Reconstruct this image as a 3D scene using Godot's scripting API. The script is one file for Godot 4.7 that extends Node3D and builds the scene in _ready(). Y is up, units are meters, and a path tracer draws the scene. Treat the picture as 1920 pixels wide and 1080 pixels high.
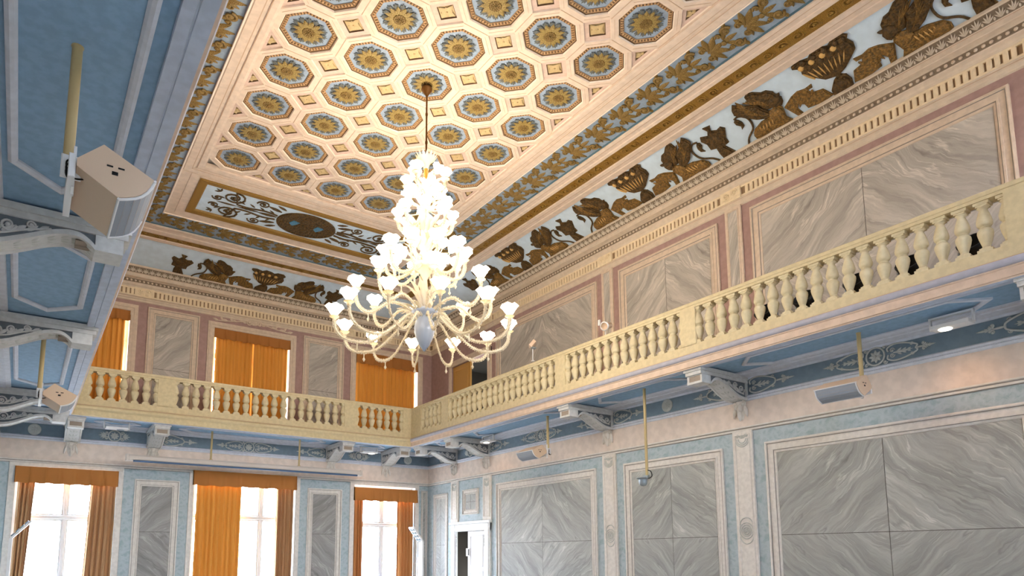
extends Node3D
# A frescoed hall seen from under its side gallery: coffered ceiling, glass chandelier, U-shaped balustraded gallery.
const XW := 6.77      # lower side walls
const XU := 6.87      # upper side walls
const ZW := 12.043    # end walls
const YC := 10.847    # ceiling
const YS := 5.39      # underside of the galleries
var M := {}
var used := {}
var rng := RandomNumberGenerator.new()

class MB:
	var v := PackedVector3Array()
	var n := PackedVector3Array()
	var t := PackedVector2Array()
	var ix := PackedInt32Array()
	var xf := Transform3D()
	func vert(p: Vector3, nn: Vector3, uv := Vector2.ZERO) -> int:
		v.append(xf * p); n.append((xf.basis * nn).normalized()); t.append(uv)
		return v.size() - 1
	func tri(a: int, b: int, c: int) -> void:   # counter-clockwise seen from outside
		if xf.basis.determinant() < 0.0: ix.append_array([a, b, c])
		else: ix.append_array([a, c, b])
	func quad(a: Vector3, b: Vector3, c: Vector3, d: Vector3, u0 := Vector2(0, 0), u1 := Vector2(1, 1)) -> void:
		var nn := (b - a).cross(d - a)
		if nn.length() < 1e-9: nn = (c - b).cross(d - b)
		if nn.length() < 1e-10: return
		nn = nn.normalized()
		var i := vert(a, nn, u0)
		vert(b, nn, Vector2(u1.x, u0.y)); vert(c, nn, u1); vert(d, nn, Vector2(u0.x, u1.y))
		tri(i, i + 1, i + 2); tri(i, i + 2, i + 3)
	func fan(p: PackedVector3Array) -> void:
		var nn := (p[1] - p[0]).cross(p[2] - p[0]).normalized()
		var i := v.size()
		for q in p: vert(q, nn, Vector2(q.x, q.y))
		for k in range(1, p.size() - 1): tri(i, i + k, i + k + 1)
	func box(a: Vector3, b: Vector3, back := true) -> void:
		var p := func(x, y, z): return Vector3(b.x if x else a.x, b.y if y else a.y, b.z if z else a.z)
		quad(p.call(0, 0, 1), p.call(1, 0, 1), p.call(1, 1, 1), p.call(0, 1, 1))
		if back: quad(p.call(1, 0, 0), p.call(0, 0, 0), p.call(0, 1, 0), p.call(1, 1, 0))
		quad(p.call(1, 0, 1), p.call(1, 0, 0), p.call(1, 1, 0), p.call(1, 1, 1))
		quad(p.call(0, 0, 0), p.call(0, 0, 1), p.call(0, 1, 1), p.call(0, 1, 0))
		quad(p.call(0, 1, 1), p.call(1, 1, 1), p.call(1, 1, 0), p.call(0, 1, 0))
		quad(p.call(0, 0, 0), p.call(1, 0, 0), p.call(1, 0, 1), p.call(0, 0, 1))
	func cbox(a: Vector3, b: Vector3, c: float) -> void:   # box with its front edges (+z) chamfered
		box(a, Vector3(b.x, b.y, b.z - c), true)
		ring([Vector2(a.x, a.y), Vector2(b.x, a.y), Vector2(b.x, b.y), Vector2(a.x, b.y)], [Vector2(0, b.z - c), Vector2(c, b.z)])
		quad(Vector3(a.x + c, a.y + c, b.z), Vector3(b.x - c, a.y + c, b.z), Vector3(b.x - c, b.y - c, b.z), Vector3(a.x + c, b.y - c, b.z))
	func grid(P: Array, closed := false, flip := false) -> void:   # rows of points, smooth; outward = du x dv (u along a row)
		var R := P.size(); var K: int = P[0].size()
		var base := v.size()
		for i in R:
			for j in K:
				var jn := (j + 1) % K if closed else mini(j + 1, K - 1)
				var jp := (j - 1 + K) % K if closed else maxi(j - 1, 0)
				var du: Vector3 = P[i][jn] - P[i][jp]
				var dv: Vector3 = P[mini(i + 1, R - 1)][j] - P[maxi(i - 1, 0)][j]
				var nn := du.cross(dv)
				if nn.length() < 1e-10:
					var i2 := 1 if i == 0 else R - 2
					du = P[i2][jn] - P[i2][jp]; nn = du.cross(dv)
				if nn.length() < 1e-12: nn = Vector3.UP
				vert(P[i][j], -nn if flip else nn, Vector2(float(j) / K, float(i) / R))
		for i in R - 1:
			for j in (K if closed else K - 1):
				var a := base + i * K + j; var b := base + i * K + (j + 1) % K
				var c := b + K; var d := a + K
				if flip: tri(a, c, b); tri(a, d, c)
				else: tri(a, b, c); tri(a, c, d)
	func lathe(prof: Array, seg := 16) -> void:   # Vector2(r, y) from below to above, about y
		var P := []
		for q in prof:
			var row := PackedVector3Array()
			for j in seg:
				var a := -TAU * j / seg
				row.append(Vector3(cos(a) * q.x, q.y, sin(a) * q.x))
			P.append(row)
		grid(P, true)
	func tube(pts: PackedVector3Array, rad, sides := 6, flat := 1.0) -> void:
		var P := []
		var up := Vector3(0.13, 0.17, 1).normalized()
		for i in pts.size():
			var d := (pts[mini(i + 1, pts.size() - 1)] - pts[maxi(i - 1, 0)]).normalized()
			if absf(d.dot(up)) > 0.95: up = Vector3(1, 0.1, 0.1).normalized()
			var s := d.cross(up).normalized()
			var w := s.cross(d).normalized()
			up = w
			var r: float = rad[i] if rad is Array or rad is PackedFloat32Array else rad
			var row := PackedVector3Array()
			for k in sides:
				var a := TAU * k / sides
				row.append(pts[i] + s * cos(a) * r - w * sin(a) * r * flat)
			P.append(row)
		grid(P, true)
		fan_cap(P[0], true); fan_cap(P[-1], false)
	func fan_cap(row: PackedVector3Array, rev: bool) -> void:
		var p := PackedVector3Array(row)
		if rev: p.reverse()
		fan(p)
	func ext(prof: Array, xa, xb) -> void:   # moulding: Vector2(z, y) bottom to top, along x; xa/xb a number or a Callable of z
		for k in prof.size() - 1:
			var p: Vector2 = prof[k]; var q: Vector2 = prof[k + 1]
			var f := func(e, z): return e.call(z) if e is Callable else float(e)
			quad(Vector3(f.call(xa, p.x), p.y, p.x), Vector3(f.call(xb, p.x), p.y, p.x), Vector3(f.call(xb, q.x), q.y, q.x), Vector3(f.call(xa, q.x), q.y, q.x))
	func ring(poly: Array, prof: Array) -> void:   # frame round a convex CCW polygon; prof of Vector2(inset, z)
		var rows := []
		var N := poly.size()
		for q in prof:
			var row := []
			for i in N:
				var p: Vector2 = poly[i]
				var e0: Vector2 = (p - poly[(i - 1 + N) % N]).normalized(); var e1: Vector2 = (poly[(i + 1) % N] - p).normalized()
				var n0 := Vector2(-e0.y, e0.x); var n1 := Vector2(-e1.y, e1.x)
				var m := (n0 + n1) / (1.0 + n0.dot(n1))
				var w: Vector2 = p + m * q.x
				row.append(Vector3(w.x, w.y, q.y))
			rows.append(row)
		for k in rows.size() - 1:
			for i in N:
				quad(rows[k][i], rows[k][(i + 1) % N], rows[k + 1][(i + 1) % N], rows[k + 1][i])
	func relief(pts: Array, h: float, inset := 0.0) -> void:   # raised outline with a second, inner tier
		var pv := PackedVector2Array(pts)
		if Geometry2D.is_polygon_clockwise(pv): pv.reverse()
		slab(pv, 0.0, h if inset <= 0.0 else h * 0.6)
		if inset > 0.0:
			for q in Geometry2D.offset_polygon(pv, -inset):
				if not Geometry2D.is_polygon_clockwise(q): slab(q, h * 0.6, h)
	func slab(pv: PackedVector2Array, z0: float, z1: float) -> void:
		if Geometry2D.is_polygon_clockwise(pv): pv.reverse()
		var id := Geometry2D.triangulate_polygon(pv)
		var i := v.size()
		for p in pv: vert(Vector3(p.x, p.y, z1), Vector3(0, 0, 1), p)
		for k in range(0, id.size(), 3):
			var a := pv[id[k]]; var b := pv[id[k + 1]]; var c := pv[id[k + 2]]
			if (b - a).cross(c - a) > 0: tri(i + id[k], i + id[k + 1], i + id[k + 2])
			else: tri(i + id[k], i + id[k + 2], i + id[k + 1])
		for k in pv.size():
			var a := pv[k]; var b := pv[(k + 1) % pv.size()]
			quad(Vector3(a.x, a.y, z0), Vector3(b.x, b.y, z0), Vector3(b.x, b.y, z1), Vector3(a.x, a.y, z1))
	func ball(c: Vector3, r: Vector3, seg := 8, rows := 5) -> void:
		var P := []
		for i in rows + 1:
			var f := PI * i / rows - PI / 2
			var row := PackedVector3Array()
			for j in seg:
				var a := -TAU * j / seg
				row.append(c + Vector3(cos(a) * cos(f) * r.x, sin(f) * r.y, sin(a) * cos(f) * r.z))
			P.append(row)
		grid(P, true)
	func leaf(b: Vector2, dir: float, L: float, W: float, h: float, curl := 0.0, z0 := 0.0) -> void:   # raised pointed leaf in the xy plane
		var P := []
		var d := Vector2(cos(dir), sin(dir))
		for i in 5:
			var f := i / 4.0
			var c := b + d * (L * f)
			var s := Vector2(-d.y, d.x)
			var w := W * 0.5 * sin(PI * clampf(0.12 + f * 0.88, 0, 1)) + 0.001
			var z := z0 + h * (0.35 + 0.65 * sin(PI * f)) + curl * f * f
			P.append(PackedVector3Array([Vector3(c.x - s.x * w, c.y - s.y * w, z0 * 0.7), Vector3(c.x, c.y, z), Vector3(c.x + s.x * w, c.y + s.y * w, z0 * 0.7)]))
		grid(P, false, true)
	func scroll(c: Vector2, r: float, a0: float, turns: float, w: float, z := 0.0, lead := []) -> void:   # spiral from outside in, after the lead-in points
		var p := PackedVector3Array()
		var rr := []
		for q in lead: p.append(Vector3(q.x, q.y, z)); rr.append(w)
		var N := int(absf(turns) * 12) + 1
		for i in N + 1:
			var f := float(i) / N
			var a := a0 + TAU * turns * f
			var k := r * (1.0 - 0.8 * f)
			p.append(Vector3(c.x + cos(a) * k, c.y + sin(a) * k, z)); rr.append(w * (1.0 - 0.3 * f))
		tube(p, rr, 5)
		ball(Vector3(c.x, c.y, z), Vector3.ONE * w * 1.6, 6, 4)
	func add_to(mesh: ArrayMesh, mat: Material) -> ArrayMesh:
		if ix.is_empty(): return mesh
		var a := []
		a.resize(Mesh.ARRAY_MAX)
		a[Mesh.ARRAY_VERTEX] = v; a[Mesh.ARRAY_NORMAL] = n; a[Mesh.ARRAY_TEX_UV] = t; a[Mesh.ARRAY_INDEX] = ix
		mesh.add_surface_from_arrays(Mesh.PRIMITIVE_TRIANGLES, a)
		mesh.surface_set_material(mesh.get_surface_count() - 1, mat)
		return mesh
	func done(mat: Material) -> ArrayMesh: return add_to(ArrayMesh.new(), mat)

func spline(p: Array, per := 6) -> PackedVector3Array:
	var c := Curve3D.new()
	for i in p.size():
		var d: Vector3 = (p[mini(i + 1, p.size() - 1)] - p[maxi(i - 1, 0)]) / 6.0
		c.add_point(p[i], -d, d)
	var out := PackedVector3Array()
	for i in p.size() - 1:
		for k in per: out.append(c.sample(i, float(k) / per))
	out.append(p[-1])
	return out

func called(parent: Node, base: String) -> String:
	var k := str(parent.get_instance_id()) + base
	var c: int = used.get(k, 0)
	used[k] = c + 1
	return base if c == 0 else "%s_%03d" % [base, c]

func put(parent: Node3D, base: String, mesh: Mesh, at := Transform3D()) -> MeshInstance3D:
	var o := MeshInstance3D.new()
	o.name = called(parent, base); o.mesh = mesh; o.transform = at
	parent.add_child(o, true)
	return o

func hold(parent: Node3D, base: String, at := Transform3D()) -> Node3D:
	var o := Node3D.new()
	o.name = called(parent, base); o.transform = at
	parent.add_child(o, true)
	return o

func tag(o: Node, label: String, category: String, group := "") -> void:
	o.set_meta("label", label); o.set_meta("category", category)
	if group: o.set_meta("group", group)

func struct(o: Node, label := "") -> void:
	o.set_meta("kind", "structure")
	if label: o.set_meta("label", label)

func stuff(o: Node) -> void: o.set_meta("kind", "stuff")

func mv(x: float, y: float, z: float) -> Transform3D: return Transform3D(Basis(), Vector3(x, y, z))
func mvs(x: float, y: float, z: float, s: Vector3, rz := 0.0) -> Transform3D: return Transform3D(Basis(Vector3(0, 0, 1), rz) * Basis.from_scale(s), Vector3(x, y, z))
func rect(x0: float, y0: float, x1: float, y1: float) -> Array: return [Vector2(x0, y0), Vector2(x1, y0), Vector2(x1, y1), Vector2(x0, y1)]

# ---------------------------------------------------------------- materials
func mat(key: String, c: Color, rough := 0.8, tex: Texture2D = null, sc := 1.0, bump: Texture2D = null, bs := 0.0) -> StandardMaterial3D:
	var m := StandardMaterial3D.new()
	m.resource_name = key; m.albedo_color = c; m.roughness = rough; m.metallic_specular = 0.4
	if tex:
		m.albedo_texture = tex
	if bump:
		m.heightmap_enabled = true; m.heightmap_texture = bump; m.heightmap_scale = bs
	if (tex or bump) and sc > 0.0:
		m.uv1_triplanar = true; m.uv1_world_triplanar = true; m.uv1_scale = Vector3.ONE * sc
	M[key] = m
	return m

func noise_tex(seed_: int, freq: float, cols: Array, offs: Array, oct := 4, type := FastNoiseLite.TYPE_SIMPLEX_SMOOTH, warp := 0.0, fract := FastNoiseLite.FRACTAL_FBM) -> NoiseTexture2D:
	var f := FastNoiseLite.new()
	f.seed = seed_; f.frequency = freq; f.fractal_octaves = oct; f.noise_type = type; f.fractal_type = fract
	if warp > 0.0:
		f.domain_warp_enabled = true; f.domain_warp_amplitude = warp; f.domain_warp_frequency = freq * 1.5
	var t := NoiseTexture2D.new()
	t.width = 512; t.height = 512; t.seamless = true; t.noise = f; t.generate_mipmaps = false
	var g := Gradient.new()
	g.offsets = PackedFloat32Array(offs); g.colors = PackedColorArray(cols)
	t.color_ramp = g
	return t

func marble_tex(W: int, H: int, seed_: int) -> ImageTexture:   # one quarter of a book-matched slab: streaks rising towards the joint
	var f := FastNoiseLite.new(); f.seed = seed_; f.frequency = 1.0; f.fractal_octaves = 4
	var f2 := FastNoiseLite.new(); f2.seed = seed_ + 5; f2.frequency = 1.0; f2.fractal_octaves = 2
	var b := PackedByteArray(); b.resize(W * H * 3)
	var k := 0
	for j in H:
		for i in W:
			var x := float(i) / W; var y := float(j) / H
			x *= 3.2; y *= 2.4      # metres
			var bend := 0.22 * f2.get_noise_2d(x * 0.45, y * 0.45) + 0.035 * f2.get_noise_2d(x * 2.2 + 9.0, y * 2.2) + 0.010 * f2.get_noise_2d(x * 9.0, y * 9.0 + 4.0)
			var across := y * 0.76 - x * 0.65 + bend      # across the veins
			var along := x * 0.76 + y * 0.65
			var s := f.get_noise_2d(across * 2.1, along * 0.22) * 0.8 + f.get_noise_2d(across * 7.0 + 3.0, along * 0.5) * 0.5 + f.get_noise_2d(across * 24.0, along * 2.0) * 0.25
			var vein := maxf(0.0, 1.0 - absf(f.get_noise_2d(across * 3.4 + 40.0, along * 0.30)) * 16.0) * (0.5 + f2.get_noise_2d(x * 0.8, y * 0.8 + 20.0))
			var vein2 := maxf(0.0, 1.0 - absf(f.get_noise_2d(across * 2.4 + 80.0, along * 0.35)) * 12.0) * (0.5 + f2.get_noise_2d(x * 0.8 + 30.0, y * 0.8))
			var g := clampf(0.80 + s * 0.16 + vein * 0.17 - vein2 * 0.10 + randf_n(i, j) * 0.015, 0.0, 1.0)
			b[k] = int(g * 255); b[k + 1] = int(clampf(g * 0.992, 0, 1) * 255); b[k + 2] = int(clampf(g * 0.975 + 0.01, 0, 1) * 255)
			k += 3
	return ImageTexture.create_from_image(Image.create_from_data(W, H, false, Image.FORMAT_RGB8, b))

func randf_n(i: int, j: int) -> float:
	var h := (i * 374761393 + j * 668265263) & 0x7fffffff
	h = ((h ^ (h >> 13)) * 1274126177) & 0x7fffffff
	return float(h & 1023) / 512.0 - 1.0

func g(x: float) -> Color: return Color(x, x, x)

func setup_view() -> void:
	var cam := Camera3D.new()
	cam.name = "camera"
	cam.transform = Transform3D(Basis(Vector3(0.81588157, -0.00607282, 0.57818716), Vector3(-0.07148431, 0.99121449, 0.11128265), Vector3(-0.57378329, -0.13212477, 0.80827952)).orthonormalized(), Vector3(-5.96014, 1.6, 10.97824))
	cam.projection = Camera3D.PROJECTION_FRUSTUM      # a shifted lens: the verticals hardly converge
	cam.near = 0.1; cam.far = 200.0
	cam.size = 0.08480817
	cam.frustum_offset = Vector2(0.00112897, 0.02594874)
	add_child(cam)
	cam.current = true
	var we := WorldEnvironment.new()
	we.name = "environment"
	var e := Environment.new()
	var sky := Sky.new(); var sm := ProceduralSkyMaterial.new()
	sm.sky_top_color = Color(0.80, 0.88, 1.0); sm.sky_horizon_color = Color(0.97, 0.98, 1.0)
	sm.ground_bottom_color = Color(0.62, 0.64, 0.66); sm.ground_horizon_color = Color(0.97, 0.98, 1.0)
	sm.sky_energy_multiplier = SKY_E; sm.ground_energy_multiplier = SKY_E
	sky.sky_material = sm
	e.background_mode = Environment.BG_SKY; e.sky = sky
	e.tonemap_mode = Environment.TONE_MAPPER_LINEAR; e.tonemap_exposure = EXPO
	e.sdfgi_enabled = true; e.ssao_enabled = true; e.ssil_enabled = true
	we.environment = e
	add_child(we)

func setup_materials() -> void:
	var mott := noise_tex(3, 0.02, [g(0.955), g(1.0)], [0.3, 0.7], 5)
	var fine := noise_tex(4, 0.09, [g(0.0), g(1.0)], [0.2, 0.8], 3)
	mat("rib", Color(0.85, 0.77, 0.69), 0.75, mott, 0.45)
	mat("rib_edge", Color(0.92, 0.86, 0.79), 0.7)
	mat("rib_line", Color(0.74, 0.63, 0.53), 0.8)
	mat("coffer_blue", Color(0.57, 0.63, 0.70), 0.85, mott, 1.1)
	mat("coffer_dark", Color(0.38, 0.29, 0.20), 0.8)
	mat("coffer_pink", Color(0.80, 0.70, 0.64), 0.85, mott, 0.8)
	mat("gold", Color(0.60, 0.54, 0.36), 0.55, noise_tex(5, 0.05, [Color(0.62, 0.50, 0.36), Color(1.0, 0.94, 0.80)], [0.3, 0.7], 3), 2.4)
	mat("gold_deep", Color(0.68, 0.56, 0.28), 0.5, noise_tex(6, 0.07, [Color(0.55, 0.45, 0.32), Color(1.0, 0.95, 0.8)], [0.3, 0.7], 3), 2.2)
	mat("bead", Color(0.70, 0.56, 0.40), 0.55)
	mat("petal", Color(0.68, 0.62, 0.42), 0.6, noise_tex(15, 0.04, [Color(0.62, 0.55, 0.45), Color(1.0, 0.96, 0.82)], [0.3, 0.7], 3), 3.0)
	mat("petal_dark", Color(0.46, 0.48, 0.49), 0.7, noise_tex(16, 0.05, [Color(0.55, 0.62, 0.7), Color(1.0, 0.95, 0.82)], [0.35, 0.65], 3), 3.0)
	mat("gold_pale", Color(0.76, 0.66, 0.48), 0.6, mott, 2.0)
	mat("marble_end", Color(0.72, 0.72, 0.71), 0.55, MARBLE, 0.0)  # darker copy of marble_low: shade of the backlit wall put into the tint
	mat("marble_end2", Color(0.68, 0.68, 0.67), 0.55, MARBLE2, 0.0)
	mat("leaf_blue", Color(0.55, 0.61, 0.67), 0.85, mott, 1.0)
	mat("teal_line", Color(0.30, 0.40, 0.44), 0.8)
	mat("cove", Color(0.80, 0.87, 0.92), 0.85, mott, 0.3)
	mat("bronze", Color(0.40, 0.31, 0.18), 0.6, noise_tex(7, 0.022, [Color(0.62, 0.64, 0.62), Color(0.85, 0.80, 0.72), Color(1.0, 0.96, 0.80)], [0.30, 0.5, 0.72], 4, FastNoiseLite.TYPE_SIMPLEX_SMOOTH, 20.0), 1.1, noise_tex(8, 0.03, [g(0), g(1)], [0.2, 0.8], 3), 2.0)
	mat("bronze_light", Color(0.60, 0.47, 0.27), 0.6, M.bronze.albedo_texture, 1.3, M.bronze.heightmap_texture, 2.0)
	mat("bronze_highlight", Color(0.80, 0.64, 0.38), 0.5)  # lighter copy of the bronze, painting highlights on ribs and leaves
	mat("cornice", Color(0.84, 0.77, 0.68), 0.8, mott, 0.5)
	mat("cornice_grey", Color(0.80, 0.75, 0.67), 0.8)
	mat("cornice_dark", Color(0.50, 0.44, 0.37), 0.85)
	mat("flute", Color(0.92, 0.84, 0.70), 0.8, mott, 0.6)
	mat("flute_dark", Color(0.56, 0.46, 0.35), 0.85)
	mat("pink", Color(0.66, 0.54, 0.51), 0.85, mott, 0.5)
	mat("frame_up", Color(0.84, 0.76, 0.67), 0.8, mott, 0.6)
	mat("rail", Color(0.82, 0.76, 0.61), 0.7, mott, 0.7)
	mat("baluster", Color(0.83, 0.78, 0.64), 0.65, mott, 0.9)
	mat("torus", Color(0.68, 0.68, 0.72), 0.7, mott, 0.5)
	mat("soffit", Color(0.53, 0.66, 0.77), 0.8, noise_tex(9, 0.02, [g(0.95), g(1.0)], [0.3, 0.7], 5), 0.7)
	mat("soffit_trim", Color(0.80, 0.82, 0.86), 0.75, mott, 0.6)
	mat("frieze", Color(0.47, 0.54, 0.59), 0.85, mott, 0.5)
	mat("bracket", Color(0.80, 0.80, 0.79), 0.75, mott, 0.8)
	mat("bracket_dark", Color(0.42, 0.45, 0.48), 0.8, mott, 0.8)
	mat("stucco", Color(0.76, 0.77, 0.75), 0.75, mott, 1.0)
	mat("band_pink", Color(0.86, 0.80, 0.75), 0.85, mott, 0.35)
	mat("frame_low", Color(0.86, 0.84, 0.81), 0.75, mott, 0.7)
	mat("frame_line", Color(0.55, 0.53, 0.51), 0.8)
	mat("verde", Color(0.68, 0.73, 0.75), 0.6, noise_tex(10, 0.010, [Color(0.86, 0.90, 0.90), Color(0.95, 0.96, 0.96), Color(1.0, 1.0, 1.0)], [0.25, 0.5, 0.8], 5, FastNoiseLite.TYPE_SIMPLEX_SMOOTH, 60.0, FastNoiseLite.FRACTAL_RIDGED), 0.8)
	mat("marble_low", Color(0.78, 0.79, 0.77), 0.55, MARBLE, 0.0)
	mat("marble_low2", Color(0.78, 0.79, 0.77), 0.55, MARBLE2, 0.0)
	mat("marble_up", Color(0.87, 0.84, 0.79), 0.65, MARBLE, 0.0)
	mat("marble_up2", Color(0.85, 0.82, 0.77), 0.65, MARBLE2, 0.0)
	mat("joint", Color(0.36, 0.34, 0.32), 0.9)
	mat("plaster", Color(0.84, 0.80, 0.76), 0.85, mott, 0.4)
	mat("floor", Color(0.74, 0.70, 0.65), 0.35, mott, 0.5)
	mat("curtain", Color(0.86, 0.60, 0.26), 0.85)
	M.curtain.backlight_enabled = true; M.curtain.backlight = Color(0.24, 0.16, 0.06)
	M.curtain.rim_enabled = true; M.curtain.rim = 0.3; M.curtain.rim_tint = 0.6
	mat("curtain_brown", Color(0.68, 0.53, 0.38), 0.85)
	mat("curtain_tan", Color(0.72, 0.50, 0.30), 0.85)
	for k in ["curtain_brown", "curtain_tan"]:
		M[k].backlight_enabled = true; M[k].backlight = Color(0.30, 0.20, 0.11)
	mat("lip_face", Color(0.84, 0.75, 0.67), 0.75, mott, 0.5)
	mat("lip_under", Color(0.73, 0.77, 0.84), 0.75, mott, 0.5)  # cool window light painted into the underside, hence bluer than lip_face
	mat("case", Color(0.78, 0.75, 0.72), 0.5)
	mat("valance", Color(0.66, 0.43, 0.21), 0.85)
	M.valance.backlight_enabled = true; M.valance.backlight = Color(0.12, 0.07, 0.03)
	mat("window_white", Color(0.86, 0.87, 0.88), 0.5)
	var gl := StandardMaterial3D.new()
	gl.resource_name = "pane"; gl.transparency = BaseMaterial3D.TRANSPARENCY_ALPHA; gl.albedo_color = Color(0.95, 0.98, 1.0, 0.06); gl.roughness = 0.02
	M["pane"] = gl
	mat("white", Color(0.86, 0.86, 0.86), 0.5)
	mat("beige", Color(0.80, 0.70, 0.60), 0.6)
	mat("grille", Color(0.58, 0.61, 0.65), 0.7)
	mat("pole", Color(0.72, 0.64, 0.46), 0.5)
	mat("black", Color(0.03, 0.03, 0.035), 0.5)
	mat("steel", Color(0.60, 0.65, 0.68), 0.35)
	M.steel.metallic = 0.6
	mat("dark_door", Color(0.20, 0.18, 0.15), 0.8)
	mat("ochre", Color(0.74, 0.56, 0.30), 0.8)
	mat("door_marble", Color(0.90, 0.91, 0.91), 0.4, mott, 0.5)
	mat("glass", Color(0.72, 0.70, 0.66), 0.18)
	M.glass.clearcoat_enabled = true; M.glass.clearcoat = 0.6; M.glass.clearcoat_roughness = 0.1
	M.glass.backlight_enabled = true; M.glass.backlight = Color(0.9, 0.85, 0.72)
	mat("glass_clear", Color(0.50, 0.53, 0.58), 0.08)
	M.glass_clear.clearcoat_enabled = true; M.glass_clear.clearcoat = 1.0
	mat("glass_amber", Color(0.86, 0.42, 0.16), 0.2)
	mat("rod", Color(0.42, 0.28, 0.12), 0.4)
	M.rod.metallic = 0.5
	mat("bloom", Color(1.0, 0.97, 0.92), 0.4)
	M.bloom.emission_enabled = true; M.bloom.emission = Color(1.0, 0.95, 0.85); M.bloom.emission_energy_multiplier = BLOOM_E
	mat("lamp_on", Color(1, 1, 1), 0.4)
	M.lamp_on.emission_enabled = true; M.lamp_on.emission = Color(1.0, 0.95, 0.88); M.lamp_on.emission_energy_multiplier = 6.0

# ---------------------------------------------------------------- shared shapes
func wall_slab(X0: float, X1: float, Y0: float, Y1: float, z0: float, z1: float, holes: Array) -> MB:
	var b := MB.new()
	var xs := [X0, X1]; var ys := [Y0, Y1]
	for h in holes:
		xs.append_array([h[0], h[1]]); ys.append_array([h[2], h[3]])
	xs.sort(); ys.sort()
	for i in xs.size() - 1:
		for j in ys.size() - 1:
			if xs[i + 1] - xs[i] < 1e-4 or ys[j + 1] - ys[j] < 1e-4 or xs[i] < X0 - 1e-4 or xs[i + 1] > X1 + 1e-4 or ys[j] < Y0 - 1e-4 or ys[j + 1] > Y1 + 1e-4: continue
			var cx: float = (xs[i] + xs[i + 1]) / 2.0; var cy: float = (ys[j] + ys[j + 1]) / 2.0
			var inside := false
			for h in holes:
				if cx > h[0] and cx < h[1] and cy > h[2] and cy < h[3]: inside = true
			if not inside: b.box(Vector3(xs[i], ys[j], z0), Vector3(xs[i + 1], ys[j + 1], z1))
	return b

const FRAME_PROF := [Vector2(0.0, 0.0), Vector2(0.0, 0.05), Vector2(0.035, 0.06), Vector2(0.05, 0.045), Vector2(0.055, 0.03), Vector2(0.15, 0.03), Vector2(0.155, 0.045), Vector2(0.19, 0.045), Vector2(0.20, 0.025), Vector2(0.24, 0.02), Vector2(0.255, 0.0)]

func marble_panel(par: Node3D, x0: float, y0: float, x1: float, y1: float, frame_mat: String, m1: String, m2: String, k := 1.0, yc := -1.0, halves := false) -> void:
	# a moulded frame round four book-matched slabs
	var fm := MB.new()
	var prof := []
	for q in FRAME_PROF: prof.append(Vector2(q.x * k, q.y))
	fm.ring(rect(x0, y0, x1, y1), prof)
	var f := put(par, "panel_frame", fm.done(M[frame_mat]))
	var w := 0.255 * k
	var lines := MB.new()       # dark strips painting the shade in the quirks of the moulding
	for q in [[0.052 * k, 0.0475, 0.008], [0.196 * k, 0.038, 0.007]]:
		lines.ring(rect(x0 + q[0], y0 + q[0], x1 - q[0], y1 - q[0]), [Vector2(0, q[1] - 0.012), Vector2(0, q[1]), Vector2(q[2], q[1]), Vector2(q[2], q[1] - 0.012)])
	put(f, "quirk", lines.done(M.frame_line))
	var a := Vector2(x0 + w, y0 + w); var b := Vector2(x1 - w, y1 - w)
	var c := (a + b) / 2.0
	if yc > 0.0: c.y = yc
	var jt := 0.006
	var bk := MB.new()
	bk.quad(Vector3(a.x, a.y, 0.004), Vector3(b.x, a.y, 0.004), Vector3(b.x, b.y, 0.004), Vector3(a.x, b.y, 0.004))
	put(f, "joint", bk.done(M.joint))
	var sx := (b.x - a.x) / (1.0 if halves else 2.0) / 3.2
	var off := rng.randf() * maxf(0.0, 0.98 - sx)
	for q in ([0, 2] if halves else [0, 1, 2, 3]):
		var s := MB.new()
		var left: bool = q % 2 == 0; var top: bool = q < 2
		var xa := a.x if left else c.x + jt; var xb := (b.x if halves else c.x - jt) if left else b.x
		var ya := c.y + jt if top else a.y; var yb := b.y if top else c.y - jt
		# u runs 0 at the outer edge to the joint; v runs away from the horizontal joint
		var U0 := off; var U1 := off + sx
		var V0 := 0.01; var V1 := V0 + minf((yb - ya) / 2.4, 0.98)
		var uv0 := Vector2(U0 if left else U1, V0 if top else V1)
		var uv1 := Vector2(U1 if left else U0, V1 if top else V0)
		s.box(Vector3(xa, ya, 0.0), Vector3(xb, yb, 0.012), false)
		for i in 4: s.t[i] = [Vector2(uv0.x, uv0.y), Vector2(uv1.x, uv0.y), Vector2(uv1.x, uv1.y), Vector2(uv0.x, uv1.y)][i]
		put(par, "marble_slab", s.done(M[m1 if (q + int(off * 40)) % 3 else m2]))

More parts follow.
